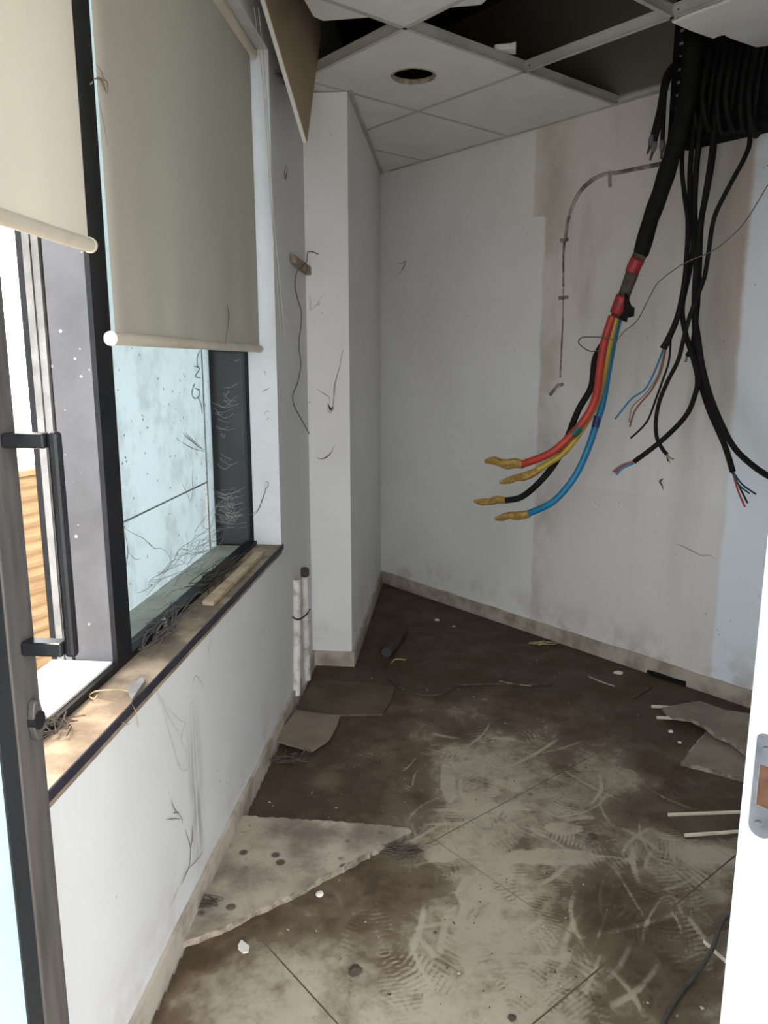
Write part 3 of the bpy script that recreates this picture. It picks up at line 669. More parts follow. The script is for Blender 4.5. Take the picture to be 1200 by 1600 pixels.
for k in range(10):    # more cables crowding the mouth of the riser
    x0 = 1076 + 12 * k; q3 = k % 3; dy = random.uniform(-12, 8)
    cable('feeder_cable', [(x0 + 12, 66 + k, .155), (x0 + 4, 110, .19 + .012 * q3), (x0 - 2, 150, .20 + .012 * q3), (x0 - 6 + 4 * q3, 185 + dy, .20 + .01 * q3), (x0 - 2 + 5 * q3, 205 + dy, .175), (x0 + 3 + 5 * q3, 200 + dy, .13)], .0095 + .001 * q3,
          'black feeder cable packed in the riser mouth, ' + ORD[k] + ' from the left', group='feeder cables packed in the riser mouth')
o = MB().tube([bw(x, y, q) for x, y, q in ((1215, 270, .30), (1200, 289, .30), (1166, 344, .30), (1140, 372, .30), (1110, 394, .31), (1070, 411, .32), (1030, 440, .34), (1014, 466, .35), (996, 500, .36), (975, 518, .38), (964, 531, .40), (955, 530, .41), (940, 528, .41))], .0021, 6, 5).build('wire', 'web_d', None, True)
tag(o, 'long thin wire slanting down from right edge to the coloured cable', 'wire')
o = MB().tube([bw(x, y, q) for x, y, q in ((948, 529, .42), (936, 527, .41), (912, 527, .36), (905, 531, .34), (905, 537, .34), (914, 545, .36), (924, 549, .38), (938, 547, .41))], .0024, 6, 5).build('wire_tie', 'web_d', None, True)
tag(o, 'thin wire tie looped round the red and yellow cores', 'wire')

# trace of removed conduit on back wall
tr = empty('conduit_trace', bw(880, 465)); tag(tr, 'dark residue line of a removed conduit bending down the back wall', 'conduit trace')
def trace(pts, r, mt='trace'): MB().tube([bw(x, y, -.003) for x, y in pts], r, 8, 5).build('residue', mt, tr)
trace([(1035, 256), (1000, 263), (965, 270), (950, 271), (930, 279), (912, 294), (900, 312), (892, 332), (887, 352), (884, 376)], [.011, .010, .009, .012, .011, .010, .009])
trace([(883, 376), (881, 400), (881, 448)], [.010, .007, .007])
trace([(881, 450), (880, 500), (878, 545), (876, 590)], [.005, .005, .006, .007])
for p in (((877, 376), (889, 374)), ((874, 466), (889, 464)), ((953, 268), (954, 293)), ((860, 617), (874, 600)), ((870, 604), (881, 600))): trace(p, [.011, .009])
reparent(tr)

# ------------------------------------------------------------------ debris on floor
def plate_on_floor(name, pts, th, label, cat, mats=('board', 'board_edge'), z0=.004, crumb=0, lift=None, group=None):
    P = []
    n = len(pts)
    for i in range(n):
        p = fl(*pts[i], z0 + th); q = fl(*pts[(i + 1) % n], z0 + th); k = max(1, int((q - p).length / .013)) if crumb else 1
        for j in range(k):
            s_ = p + (q - p) * (j / k)
            if crumb and j: s_ = s_ + Vector((random.uniform(-1, 1), random.uniform(-1, 1), 0)) * crumb
            P.append(s_)
    N_ = len(P); cen = sum(P, Vector()) / N_
    if lift:
        for p in P: p.z += lift(p)
    vs = list(P) + [p - UP * th for p in P]
    vs += [p + (cen - p).normalized() * (random.uniform(.002, .009) if crumb else .001) + UP * .001 for p in P]
    m = MB(); m.add(vs, [tuple(range(2 * N_, 3 * N_)), tuple(range(N_, 2 * N_))[::-1]]); m.cur = 1
    m.add([], []); o0 = 0
    m.f += [(i, (i + 1) % N_, N_ + (i + 1) % N_, N_ + i) for i in range(N_)] + [(i, (i + 1) % N_, 2 * N_ + (i + 1) % N_, 2 * N_ + i) for i in range(N_)]; m.mi += [1] * (2 * N_)
    o = m.build(name, mats); return tag(o, label, cat, group)
plate_on_floor('ceiling_board', [(378, 1274), (520, 1282), (640, 1293), (646, 1299), (600, 1322), (548, 1349), (505, 1370), (470, 1391), (440, 1405), (392, 1426), (345, 1452), (300, 1468), (283, 1476), (290, 1452)], .016, 'large triangular broken board lying on the floor against the left wall', 'board', crumb=.004)
plate_on_floor('cardboard_piece', [(463, 1116), (532, 1120), (525, 1140), (515, 1158), (505, 1166), (487, 1178), (445, 1170), (428, 1167)], .005, 'small muddy cardboard piece on the floor below the conduit stub', 'cardboard', ('card', 'card'), crumb=.0015, lift=lambda p: .02 + .012 * math.sin(p.x * 9))
plate_on_floor('ceiling_board', [(490, 1064), (560, 1066), (618, 1072), (612, 1092), (598, 1116), (530, 1117), (462, 1114), (470, 1090)], .006, 'flat mud coated board behind the small cardboard piece', 'board', ('mudboard', 'mudboard'), crumb=.001)
plate_on_floor('ceiling_board', [(1101, 1144), (1130, 1135), (1200, 1150), (1200, 1222), (1160, 1216), (1110, 1202), (1064, 1191), (1074, 1178)], .014, 'pale crumbling board half under the curved board by the jamb', 'board', ('board_m', 'board_edge'), crumb=.003)
rb = plate_on_floor('ceiling_board', [(1034, 1106), (1060, 1101), (1092, 1095), (1130, 1108), (1200, 1120), (1200, 1200), (1164, 1176), (1140, 1157), (1118, 1149), (1100, 1134), (1080, 1124), (1052, 1120), (1040, 1112)], .012, 'grey board with curved torn edge lying on the pale board by the jamb', 'board', ('board_m', 'board_edge'), crumb=.003, z0=.03, lift=lambda p: 0.0)
for pts, lab in ((((1018, 1104), (1040, 1105), (1075, 1107)), 'upper pale stick poking out under the curved grey board'), (((1026, 1121), (1045, 1122), (1080, 1124)), 'lower pale stick poking out under the curved grey board')):
    o = MB().tube([fl(*p, .020) for p in pts], .0065, 6, 2).build('stick', 'strip'); tag(o, lab, 'stick')
pn = empty('trim_panel', fl(1100, 1290)); tag(pn, 'mud brown panel with two white edge strips on the floor by the jamb', 'panel')
q = [fl(x, y, .014) for x, y in ((1046, 1276), (1200, 1270), (1200, 1300), (1072, 1306))]
MB().prism(q, UP * -.011).build('panel_board', 'mudboard', pn)
MB().tube([fl(1044, 1273, .016), fl(1200, 1267, .016)], .0058, 6, 2).build('edge_strip', 'strip', pn)
MB().tube([fl(1070, 1305, .016), fl(1200, 1296, .016)], .0058, 6, 2).build('edge_strip', 'strip', pn); reparent(pn)
plate_on_floor('ceiling_board', [(1099, 1468), (1122, 1456), (1180, 1440), (1180, 1540), (1132, 1498)], .010, 'corner of a brown board under the floor cable beside the jamb', 'board', ('card', 'strip'))
o = MB().tube([fl(x, y, z) for x, y, z in ((1030, 1612, .008), (1048, 1575, .008), (1070, 1543, .009), (1098, 1508, .022), (1114, 1480, .028), (1124, 1450, .03), (1138, 1430, .03), (1170, 1410, .03))], .0055, 8, 6).build('floor_cable', 'doorframe', None, True); tag(o, 'dark cable curving over floor in the lower right corner', 'cable')
# pipe
pp = empty('pipe', fl(615, 1005)); tag(pp, 'rusty dark pipe lying on the mud in front of the back corner', 'pipe')
p0, p1 = fl(603, 1020, .03), fl(630, 983, .03); MB().tube([p0, p1], .030, 16, 2, cap=False).build('tube', 'rust', pp, True); MB().tube([p0 * .98 + p1 * .02, p0 * .95 + p1 * .05], .026, 16, 1).build('dark_bore', 'hole', pp); reparent(pp)
o = MB().tube([fl(x, y, .008) for x, y in ((612, 1030), (606, 1044), (612, 1062), (628, 1076), (660, 1086), (690, 1084), (712, 1072), (760, 1069), (810, 1070), (862, 1069))], .0045, 6, 6).build('floor_wire', 'dirt', None, True); tag(o, 'muddy wire winding over floor from the rusty pipe', 'wire')
o = MB().tube([fl(x, y, .008) for x, y in ((612, 1036), (618, 1030), (634, 1031))], .003, 5, 4).build('twig', 'straw'); tag(o, 'short pale twig beside the near end of the rusty pipe', 'twig')
o = MB().tube([fl(x, y, .012) for x, y in ((1012, 1049), (1030, 1056), (1052, 1063), (1072, 1069))], [.008, .014, .011, .013], 6, 4).build('rubber_strip', 'tape'); tag(o, 'crumpled black rubber strip at the foot of the back wall', 'strip')
for a_, b_, r, mt, lab in (((988, 1092), (1016, 1073), .006, 'dirt', 'dark stick on the mud below the black rubber strip'), ((780, 1064), (830, 1072), .002, 'web_g', 'thin pale straw lying flat mid floor'), ((920, 1057), (960, 1072), .003, 'web_g', 'thin grey splinter in the mud before the back wall')):
    o = MB().tube([fl(*a_, .008), fl((a_[0] + b_[0]) / 2, (a_[1] + b_[1]) / 2 + 1, .009), fl(*b_, .008)], r, 6, 3).build('stick', mt); tag(o, lab, 'stick')
def lump(name, x, y, r, mt, lab, cat, flat=.5, seg=3):
    bm = bmesh.new(); bmesh.ops.create_icosphere(bm, subdivisions=seg - 1, radius=r)
    c = fl(x, y, r * flat * .8); sd = Vector((x, y, 0)) * .13
    for v in bm.verts:
        k = 1 + .45 * mnoise.noise(v.co / r * 1.3 + sd); v.co = Vector((v.co.x * k, v.co.y * k, v.co.z * k * flat)) + c
    me = bpy.data.meshes.new(name); bm.to_mesh(me); bm.free(); me.materials.append(M[mt]); o = bpy.data.objects.new(name, me); COL.objects.link(o); return tag(o, lab, cat)
lump('stone', 555, 1516, .015, 'dirt', 'small dark lump of dirt on the clean tile near the bottom', 'stone')
lump('stone', 925, 1307, .014, 'dirt', 'small dark clod on footprints in the middle of the floor', 'stone')
lump('stone', 800, 1590,   .009, 'dirt', 'dark clod near the bottom edge of the floor', 'stone')
lump('plaster_chip', 683, 969, .014, 'chip', 'pale plaster chip, left of two in the far corner mud', 'chip')
lump('plaster_chip', 709, 979, .010, 'web_g', 'grey crumb, right of two in the far corner mud', 'chip')
lump('plaster_chip', 966, 1051, .022, 'chip', 'pale flat chip near the back wall skirting', 'chip', .2)
lump('plaster_chip', 1048, 1143, .010, 'chip', 'little white crumb in front of the curved grey board', 'chip')
lump('plaster_chip', 1062, 1160, .008, 'chip', 'tiny white crumb beside the pale crumbling board', 'chip')
lump('plaster_chip', 500, 1397, .011, 'chip', 'white crumb at the torn edge of the large triangular board', 'chip')
lump('plaster_chip', 560, 1090, .012, 'dirt', 'dark crumb on the flat mud coated board', 'chip')
plate_on_floor('paper_scrap', [(372, 1476), (377, 1468), (390, 1478), (388, 1487), (380, 1489), (372, 1482)], .003, 'small white scrap on the muddy tile below the triangular board', 'scrap', ('chip', 'chip'))
# tangled litter
def tangle(name, c, r, n, rr, mt, lab, cat, h=.025):
    m = MB()
    for k in range(n):
        an = random.random() * 6.28; d = [c + Vector((random.gauss(0, r), random.gauss(0, r * .6), abs(random.gauss(0, h)) + .006)) for _ in range(5)]
        m.tube(d, rr, 4, 3)
    return tag(m.build(name, mt), lab, cat)
tangle('litter_clump', fl(625, 1334), .026, 22, .0018, 'dirt', 'tangled dark litter clump beside the tip of the triangular board', 'litter', .008)
tangle('litter_clump', fl(455, 1190), .035, 14, .002, 'dirt', 'loose dirt and fibres in front of the cardboard piece', 'litter', .012)
tangle('straw_clump', fl(845, 1008), .035, 7, .0016, 'straw', 'pale straw wisps on the mud near the back wall', 'straw', .006)
tangle('litter_clump', fl(322, 1415, .016), .022, 12, .0011, 'dirt', 'hair like litter on triangular board against the skirting', 'litter', .008)
# scattered crumbs nobody could count
m = MB()
for k in range(420):
    x = random.uniform(420, 1120); y = random.uniform(960, 1590)
    c = fl(x, y, .005)
    if c.dot(LN) < WL + .03 or c.dot(B) > WB - .03: continue
    r = random.choice((.002, .003, .004, .0055)); v = [c + Vector((random.uniform(-1, 1), random.uniform(-1, 1), random.uniform(-.3, .8))) * r for _ in range(5)]
    m.cur = 0 if random.random() < .55 else 1
    m.add(v, [(0, 1, 2), (0, 2, 3), (0, 3, 4), (1, 2, 4), (2, 3, 4), (0, 1, 4)])
tag(m.build('crumbs', ('dirt', 'web_g')), 'fine plaster crumbs scattered over the muddy floor', 'crumbs', kind='stuff')

# ------------------------------------------------------------------ sill litter and cobwebs
def strands(name, lists, r, mt, lab, cat='cobweb', pl=lw, off=.003, kind=None):
    m = MB()
    for pts in lists: m.tube([pl(p[0], p[1], p[2] if len(p) > 2 else off) for p in pts], [r * .15, r * .6, r * .45, r * .12], 4, 4)
    return tag(m.build(name, mt), lab, cat, kind=kind)
def sl(x, y, z=.004): return fl(x, y, .721 + z)
m = MB(); m.tube([sl(138, 1087), sl(150, 1080, .012), sl(172, 1078, .02), sl(190, 1078, .012), sl(206, 1082)], .0016, 5, 4); m.tube([sl(138, 1087), sl(146, 1092, .008), sl(152, 1086, .01)], .0014, 5, 4)
tag(m.build('sill_fibre', 'straw'), 'curled tan fibre on the lit part of the sill', 'fibre')
tag(MB().prism([sl(198, 1078), sl(222, 1060), sl(226, 1066), sl(206, 1096)], UP * .004).build('tape_scrap', 'clad2'), 'grey tape scrap on the sill edge', 'tape')
tag(MB().prism([sl(250, 974, .004), sl(258, 970, .012), sl(262, 978, .008), sl(254, 982, .003)], UP * .008).build('paper_scrap', 'chip'), 'tiny white crumpled scrap on the dusty sill', 'scrap')
def sill_tangle(c, sx, n, mt, lab, rr=.0013):
    m = MB()
    for k in range(n):
        d = [c + L * random.gauss(0, sx) + LN * random.uniform(-.05, .03) + UP * (abs(random.gauss(0, .012)) + .002) for _ in range(4)]
        m.tube(d, rr, 4, 3)
    return tag(m.build('sill_litter', mt), lab, 'litter')
sill_tangle(sl(340, 905), .10, 26, 'dirt', 'dark dry litter on the sill beside the wooden batten')
sill_tangle(sl(270, 980), .10, 22, 'web_d', 'dark fibre clump on the sill at the middle of the pane')
sill_tangle(sl(100, 1140), .03, 10, 'dirt', 'dark wisps on the brightest end of the sill')
# webs between pane and outer panel
m = MB()
for (x0, y0, x1, y1, n, dev) in ((350, 560, 392, 586, 5, 5), (332, 610, 380, 640, 9, 10), (332, 645, 372, 680, 7, 8), (336, 770, 392, 800, 34, 16), (336, 795, 398, 812, 18, 9), (334, 700, 375, 730, 3, 8)):
    for k in range(n):
        xa = random.uniform(x0 - 2, (x0 + x1) / 2); xb = random.uniform((x0 + x1) / 2 - 5, x1); ya = random.gauss((y0 + y1) / 2, dev); yb = ya + random.gauss(0, dev * .6); o_ = random.uniform(-.125, -.20)
        m.tube([lw(xa, ya, o_), lw((xa + xb) / 2, (ya + yb) / 2 + random.uniform(0, 9), o_), lw(xb, yb, o_ + .01)], .0006, 3, 4)
tag(m.build('cobweb', 'web_w'), 'pale dusty cobwebs spun in the dark corner behind the pane', 'cobweb', kind='stuff')
m = MB()
for k in range(60):
    x = random.uniform(205, 330); yl = 1000 - (x - 200) * 1.05; y = random.uniform(yl - 60, yl + 5); o_ = random.uniform(-.13, -.24)
    m.tube([lw(x, y, o_), lw(x + random.uniform(5, 25), y - random.uniform(-4, 20), o_), lw(x + random.uniform(20, 50), y - random.uniform(5, 40), o_)], .0009, 3, 4)
tag(m.build('cobweb', 'web_g'), 'grey cobwebs sagging over the outer ledge behind the pane', 'cobweb', kind='stuff')
strands('cobweb', [[(190, 822), (205, 832), (225, 842), (240, 856), (255, 858), (266, 872), (270, 888)], [(195, 830), (200, 860), (198, 880), (196, 900)], [(240, 856), (232, 848), (228, 850)], [(200, 862), (212, 874), (220, 872)], [(284, 755), (292, 770), (297, 785)], [(302, 720), (301, 750), (301, 772), (296, 784)]], .0016, 'web_d', 'dark cobweb strands hanging on the lower film behind the pane', off=-.235)
strands('cobweb', [[(285, 676), (296, 685), (306, 694), (320, 705)], [(287, 680), (300, 690), (318, 705)], [(290, 676), (302, 688), (320, 704)], [(283, 690), (300, 700), (320, 706)], [(276, 684), (281, 690)]], .0022, 'web_d', 'dead leaf like web scrap stuck on the pane', off=-.108)
strands('cobweb', [[(402, 800), (408, 785), (414, 768), (417, 757)], [(400, 802), (409, 784), (417, 760)], [(413, 757), (418, 752), (419, 760), (414, 764), (413, 757)], [(396, 806), (404, 796), (409, 784)], [(378, 806), (392, 803), (402, 798)]], .0022, 'web_d', 'dark twisted web in front of the white window reveal', off=-.02)
strands('cobweb', [[(409, 612), (418, 608), (424, 600), (426, 592)], [(411, 611), (420, 606), (425, 596)], [(412, 578), (416, 588)], [(412, 648), (418, 642), (423, 645)], [(416, 656), (422, 652)]], .0015, 'web_d', 'fine curved web on the white window reveal', pl=lw, off=-.03)
strands('dead_leaf', [[(150, 100), (158, 112), (161, 122), (168, 130), (168, 147)], [(146, 124), (153, 122), (160, 126), (167, 146)], [(150, 122), (158, 126), (166, 145)], [(141, 132), (146, 127)]], .0035, 'sill', 'brown dead leaf caught on the top left of the grey green blind', 'leaf', off=-.04)
strands('cobweb', [[(155, 160), (160, 185), (164, 205), (168, 228)]], .0018, 'web_d', 'thin dark thread below the dead leaf on the blind', off=-.04)
strands('cobweb', [[(354, 475), (358, 490), (356, 510), (354, 522), (352, 540)], [(355, 476), (357, 492), (355, 520)]], .0022, 'web_d', 'black thread hanging at bottom right of the grey green blind', off=-.03)
strands('cobweb', [[(446, 258), (445, 272), (447, 280), (441, 276)], [(449, 262), (448, 274), (445, 281)]], .003, 'web_d', 'small dark hook shaped web beside the bead chain', off=.003)
strands('cobweb', [[(483, 460), (485, 472), (485, 484), (494, 477), (500, 468), (506, 460)], [(494, 477), (502, 473)]], .0022, 'web_g', 'grey V shaped web on the pier below the batten', pl=cf)
strands('cobweb', [[(532, 568), (527, 585), (522, 605), (521, 625), (518, 642)], [(533, 566), (524, 600), (520, 640), (512, 642), (513, 630)], [(495, 608), (507, 616), (515, 622), (514, 640)], [(536, 545), (530, 575)]], .003, 'web_g', 'grey funnel web streaking up the pier', pl=cf)
strands('dirt_knot', [[(512, 630), (516, 640), (520, 636), (514, 642)], [(513, 633), (519, 642)]], .006, 'dirt', 'dark dirt knot at the foot of the funnel web', pl=cf)
strands('cobweb', [[(494, 715), (503, 717), (512, 712), (520, 704)], [(498, 717), (508, 716), (517, 708), (524, 692)]], .0025, 'web_d', 'dark smile shaped web on the pier below the funnel web', pl=cf)
strands('cobweb', [[(618, 409), (626, 412), (634, 408), (631, 418), (624, 427), (618, 431)], [(633, 410), (628, 422)]], .0025, 'web_d', 'dark hooked web on the back wall near the far corner', pl=bw)
strands('wall_mark', [[(1036, 748), (1031, 752), (1034, 758), (1036, 765)]], .009, 'web_d', 'dark plug hole in the back wall below the cable ends', 'hole', pl=bw)
strands('wall_mark', [[(1056, 850), (1066, 853), (1074, 857), (1084, 862), (1096, 868), (1108, 868), (1120, 875)]], .005, 'web_g', 'broken hairline crack low on back wall near fresh white paint', 'crack', pl=bw)
strands('cobweb', [[(584, 80), (584, 120), (584, 150), (584, 182)], [(584, 178), (584, 184)]], .0016, 'web_d', 'single thread hanging from the ceiling tile with the hole', pl=lambda x, y, o: CAM + ray(x, y) * 3.6)
strands('cobweb', [[(613, 202), (612, 210), (613, 216)]], .003, 'web_d', 'short dark thread hanging under the far ceiling tile', pl=lambda x, y, o: CAM + ray(x, y) * 4.1)
# webs on wall under the sill
strands('cobweb', [[(244, 1078), (262, 1105), (280, 1124), (290, 1130), (285, 1145), (284, 1160), (291, 1172), (290, 1188), (284, 1198)], [(244, 1078), (258, 1120), (270, 1160), (280, 1196), (288, 1205), (296, 1196), (294, 1188)], [(246, 1080), (262, 1115), (276, 1140), (284, 1152)], [(276, 1196), (284, 1194)]], .0013, 'web_g', 'grey web strands fanning down from the sill', off=.004)
strands('cobweb', [[(268, 1248), (272, 1262), (284, 1278), (285, 1286)], [(260, 1281), (272, 1279), (284, 1280)], [(272, 1262), (278, 1272)], [(270, 1270), (280, 1270)], [(290, 1296), (294, 1310), (298, 1326), (296, 1352), (289, 1370), (284, 1382)], [(301, 1290), (300, 1315), (297, 1330)], [(318, 1330), (306, 1346), (294, 1358), (286, 1376)]], .0018, 'web_d', 'dark root like web on wall above the triangular board', off=.004)
strands('cobweb', [[(280, 1384), (272, 1404), (266, 1418)], [(292, 1356), (280, 1390)]], .0014, 'web_g', 'faint thread trailing to the skirting by the triangular board', off=.004)
strands('cobweb', [[(301, 1072), (303, 1060), (308, 1056), (312, 1064), (316, 1066), (317, 1078)]], .0018, 'web_g', 'grey squiggle of web on the wall below the sill', off=.004)
strands('cobweb', [[(206, 1100), (212, 1112), (216, 1130), (218, 1138)], [(190, 1128), (198, 1132), (205, 1130)], [(210, 1106), (214, 1120), (216, 1138)]], .0016, 'straw', 'tan fibres dangling below the tape scrap', off=.008)
strands('cobweb', [[(328, 990), (330, 1000), (326, 1014), (328, 1022), (330, 1034)]], .0014, 'web_g', 'thin web line below the sill near the mid pane', off=.006)

# ------------------------------------------------------------------ timber fence outside
fd = Vector((.430, .903, 0)); fn_ = Vector((.903, -.430, 0)); fp = CAM + ray(55, 900) * (3.5 / ray(55, 900).y); fp.z = 0
fe = empty('timber_fence', fp + UP * -.08); tag(fe, 'tan horizontal slat fence outside the open window light', 'fence')
def PF(u, v, z): return fp + fd * u + fn_ * v + UP * z
ns = 15; ztop = .885; z0 = -.06; hs = (ztop - z0) / ns
slat0 = None
for k in range(ns):
    zz = z0 + k * hs
    prof = [(-.02, -.003), (.012, 0), (.024, hs * .25), (.028, hs * .5), (.024, hs * .78), (.012, hs), (-.02, hs + .003)]
    m = MB(); m.prism([PF(-2.2, v, zz + z) for v, z in prof], fd * 3.6).build('slat', 'slat', fe)
for u in (-2.0, -.7, .6, 1.3): MB().box(PF, u - .04, u + .04, -.09, -.005, -.08, ztop + .01).build('post', 'slat', fe)
MB().box(PF, -2.2, 1.4, -.04, .03, ztop, ztop + .025).build('cap_rail', 'slat', fe); reparent(fe)

# ================================================================== MUD FILM
S = [(600, 920, 1), (700, 960, 1), (600, 1000, 1), (800, 1000, 1), (1000, 1040, 1), (560, 1060, 1), (700, 1060, .98), (850, 1080, .95), (1000, 1090, 1), (1100, 1130, 1), (480, 1130, .95), (600, 1140, .9), (720, 1130, .72), (800, 1135, .62), (900, 1150, .72), (1000, 1140, .95),
     (450, 1220, .95), (560, 1200, .8), (640, 1180, .6), (700, 1200, .45), (780, 1190, .34), (860, 1180, .5), (950, 1190, .5), (1040, 1200, .9), (400, 1250, .95), (560, 1250, .85), (650, 1260, .7), (720, 1250, .3), (800, 1230, .28), (880, 1240, .38), (980, 1230, .5), (1080, 1240, .85),
     (660, 1330, .7), (720, 1320, .33), (780, 1300, .28), (850, 1300, .33), (930, 1290, .48), (1000, 1300, .6), (1100, 1290, .9), (560, 1370, .85), (640, 1400, .75), (720, 1370, .42), (800, 1360, .4), (880, 1340, .35), (960, 1360, .65), (1040, 1370, .75), (1100, 1335, .3), (1130, 1400, .5),
     (300, 1500, .95), (400, 1430, .85), (450, 1440, .75), (540, 1440, .68), (620, 1430, .72), (700, 1430, .5), (780, 1420, .3), (860, 1420, .42), (930, 1430, .8), (1000, 1420, .8), (1080, 1440, .85), (240, 1580, .85), (300, 1560, .40), (400, 1520, .28), (350, 1480, .7), (500, 1500, .34), (600, 1500, .33), (700, 1480, .33), (770, 1460, .1), (840, 1450, .15), (900, 1470, .5), (960, 1460, .8), (1000, 1520, .85), (1080, 1540, .75),
     (350, 1590, .18), (500, 1580, .2), (650, 1560, .2), (750, 1540, .14), (830, 1530, .2), (880, 1540, .36), (870, 1595, .2), (950, 1590, .75), (1080, 1590, .6), (420, 1330, .95), (330, 1400, .95), (240, 1640, .7), (600, 1660, .2), (900, 1660, .3), (1100, 1660, .6)]
SP = np.array([[*fl(x, y)[:2]] for x, y, v in S]); SV = np.array([v for *_, v in S])
cell = .0045
x0, x1, y0, y1 = -.62, 2.05, 1.20, 4.82
nx = int((x1 - x0) / cell); ny = int((y1 - y0) / cell)
gx, gy = np.meshgrid(np.linspace(x0, x1, nx + 1), np.linspace(y0, y1, ny + 1), indexing='ij')
num = np.zeros_like(gx); den = np.zeros_like(gx)
for (px, py), v in zip(SP, SV):
    w_ = 1.0 / (((gx - px) ** 2 + (gy - py) ** 2) ** 1.6 + 2e-4); num += w_ * v; den += w_
base = num / den
def vnoise(X, Y, sc_, seed):
    r_ = np.random.default_rng(seed).random((256, 256)); X = X * sc_ + 37.3; Y = Y * sc_ + 11.7
    xi = np.floor(X).astype(int); yi = np.floor(Y).astype(int); fx = X - xi; fy = Y - yi; fx = fx * fx * (3 - 2 * fx); fy = fy * fy * (3 - 2 * fy)
    g = lambda i, j: r_[(xi + i) % 256, (yi + j) % 256]
    return (g(0, 0) * (1 - fx) + g(1, 0) * fx) * (1 - fy) + (g(0, 1) * (1 - fx) + g(1, 1) * fx) * fy
def fbm(X, Y, sc_, seed, oc=6, gain=.6):
    s_ = 0; a_ = 1; t_ = 0
    for o in range(oc): s_ = s_ + a_ * vnoise(X, Y, sc_ * 2 ** o, seed + o); t_ += a_; a_ *= gain
    return s_ / t_
wx = gx + .06 * (fbm(gx, gy, 6, 50, 3) - .5); wy = gy + .06 * (fbm(gx, gy, 6, 60, 3) - .5)
base = np.clip((base - .5) * 1.25 + .455, -.1, 1.0)
mud = base + ((fbm(wx, wy, 6, 1) - .5) * .95 + (fbm(wx, wy, 26, 21, 5, .75) - .5) * .6) * (1 - np.clip((base - .9) * 8, 0, .8))
# shoe prints: stamp lifts mud along tread bars, presses a rim
def win_(c, r):
    i0 = max(0, int((c.x - r - x0) / cell)); i1 = min(nx + 1, int((c.x + r - x0) / cell) + 1); j0 = max(0, int((c.y - r - y0) / cell)); j1 = min(ny + 1, int((c.y + r - y0) / cell) + 1)
    return (slice(i0, i1), slice(j0, j1)) if i1 > i0 and j1 > j0 else None
for k in range(90):
    px = random.uniform(560, 1100); py = random.uniform(1130, 1590); c = fl(px, py); an = random.gauss(.35, .75) + (math.pi if random.random() < .5 else 0)
    if c.dot(LN) < WL + .15 or (px < 660 and py > 1260 and py < 1400): continue
    w = win_(c, .17)
    if not w: continue
    X, Y = gx[w], gy[w]; ux, uy = math.sin(an), math.cos(an)
    u = (X - c.x) * ux + (Y - c.y) * uy; v = (X - c.x) * uy - (Y - c.y) * ux
    hl_ = random.uniform(.06, .135); wd = .042 + .010 * np.cos((u / hl_) * 2.2 + .5)
    e = np.sqrt((u / hl_) ** 2 * .6 + (v / wd) ** 2)
    ins = np.clip((1.02 - np.maximum(np.abs(u) / hl_, e)) * 9, 0, 1)
    tread = .5 + .5 * np.tanh(2 * np.sin(u * (2 * math.pi / random.choice((.012, .015, .019))) + 9 * np.abs(v) * random.choice((0, 6, 12))))
    part = np.clip((fbm(X, Y, 14, 200 + k, 4) - .47) * 6, 0, 1)
    sgn = random.choice((-1, -1, -1, 1)); st = random.uniform(.15, .42)
    mud[w] += ins * part * (tread - (.35 if sgn < 0 else .2)) * st * sgn
# wiped streaks
for k in range(70):
    px = random.uniform(640, 1090); py = random.uniform(1130, 1560); c = fl(px, py); an = random.gauss(.9, .7); ln_ = random.uniform(.02, .12); wd = random.uniform(.002, .007)
    w = win_(c, .2)
    if not w: continue
    X, Y = gx[w], gy[w]; ux, uy = math.cos(an), math.sin(an); u = (X - c.x) * ux + (Y - c.y) * uy; cv = random.uniform(-2.5, 2.5); v = (X - c.x) * -uy + (Y - c.y) * ux + cv * u * u
    mud[w] -= np.clip(1.2 - np.abs(u) / ln_, 0, 1) ** .5 * np.clip(1.6 - np.abs(v) / wd, 0, 1) * random.uniform(.25, .6)
# scraped clean patches
for px, py, rx, ry, s_ in ((785, 1472, .05, .035, .6), (735, 1200, .05, .04, .4), (700, 1225, .02, .12, .5), (860, 1340, .12, .035, .4), (1110, 1335, .08, .04, .6), (740, 1395, .04, .06, .5), (690, 1335, .05, .04, .5), (880, 1295, .06, .03, .3), (730, 1490, .02, .08, .3)):
    c = fl(px, py); e = np.sqrt(((gx - c.x) / rx) ** 2 + ((gy - c.y) / ry) ** 2) + (fbm(gx, gy, 14, 300 + int(px), 4) - .5) * .9
    mud = mud - s_ * np.clip((1.1 - e) * 4, 0, 1)
mud = np.clip(mud, 0, 1.1)
ins = (gx * LN.x + gy * LN.y > WL + .014) & (gx * B.x + gy * B.y < WB - .016) & ((gx * LN.x + gy * LN.y > -.444) | (gx * L.x + gy * L.y < 3.36))
ins &= (gx * A.x + gy * A.y > AF + .01)
ok = ins & (mud > .10)
q_ok = ok[:-1, :-1] | ok[1:, :-1] | ok[1:, 1:] | ok[:-1, 1:]
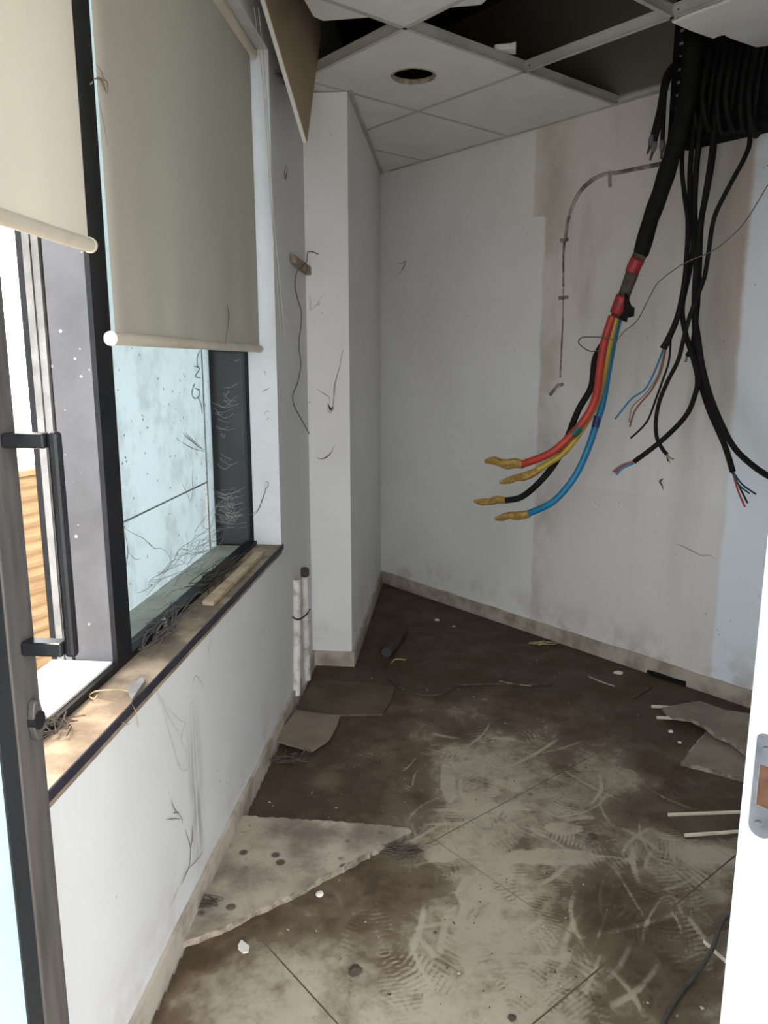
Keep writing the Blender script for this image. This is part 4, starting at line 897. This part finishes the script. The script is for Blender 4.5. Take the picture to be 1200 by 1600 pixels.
q_ok &= ins[:-1, :-1] & ins[1:, :-1] & ins[1:, 1:] & ins[:-1, 1:]
# only build what the doorway lets one see
idx = np.arange((nx + 1) * (ny + 1)).reshape(nx + 1, ny + 1)
ii, jj = np.nonzero(q_ok)
quads = np.stack([idx[ii, jj], idx[ii + 1, jj], idx[ii + 1, jj + 1], idx[ii, jj + 1]], 1)
used = np.unique(quads); remap = np.full(idx.size, -1); remap[used] = np.arange(len(used)); quads = remap[quads]
hz = .0012 + .0026 * np.clip(mud, 0, 1) * (.7 + .6 * fbm(gx, gy, 30, 400, 3))
co = np.stack([gx.ravel(), gy.ravel(), hz.ravel()], 1)[used]
me = bpy.data.meshes.new('mud_film'); me.vertices.add(len(co)); me.vertices.foreach_set('co', co.ravel().astype(np.float32))
me.loops.add(quads.size); me.loops.foreach_set('vertex_index', quads.ravel().astype(np.int32))
me.polygons.add(len(quads)); me.polygons.foreach_set('loop_start', (np.arange(len(quads)) * 4).astype(np.int32))
me.polygons.foreach_set('use_smooth', np.ones(len(quads), dtype=bool))
me.update(calc_edges=True); at_ = me.attributes.new('mud', 'FLOAT', 'POINT'); at_.data.foreach_set('value', mud.ravel()[used].astype(np.float32))
me.materials.append(M['mud']); mo = bpy.data.objects.new('mud_film', me); COL.objects.link(mo)
tag(mo, 'thin brown mud film with shoe prints dried over the floor tiles', 'mud', kind='stuff')
# light portals: tell the renderer where daylight enters (they emit nothing themselves)
def portal(name, c, u, v, n, su, sv):
    ld = bpy.data.lights.new(name, 'AREA'); ld.shape = 'RECTANGLE'; ld.size = su; ld.size_y = sv; ld.cycles.is_portal = True
    from mathutils import Matrix
    o = bpy.data.objects.new(name, ld); COL.objects.link(o); z_ = -n
    o.matrix_world = Matrix(((u.x, v.x, z_.x, c.x), (u.y, v.y, z_.y, c.y), (u.z, v.z, z_.z, c.z), (0, 0, 0, 1)))
portal('doorway_portal', PB(.20, (J0 + J1) / 2, 1.06), B, UP, A, J1 - J0, 2.1)
portal('window_portal', PL(1.5, -1.03, 1.56), L, UP, LN, 2.6, 1.75)
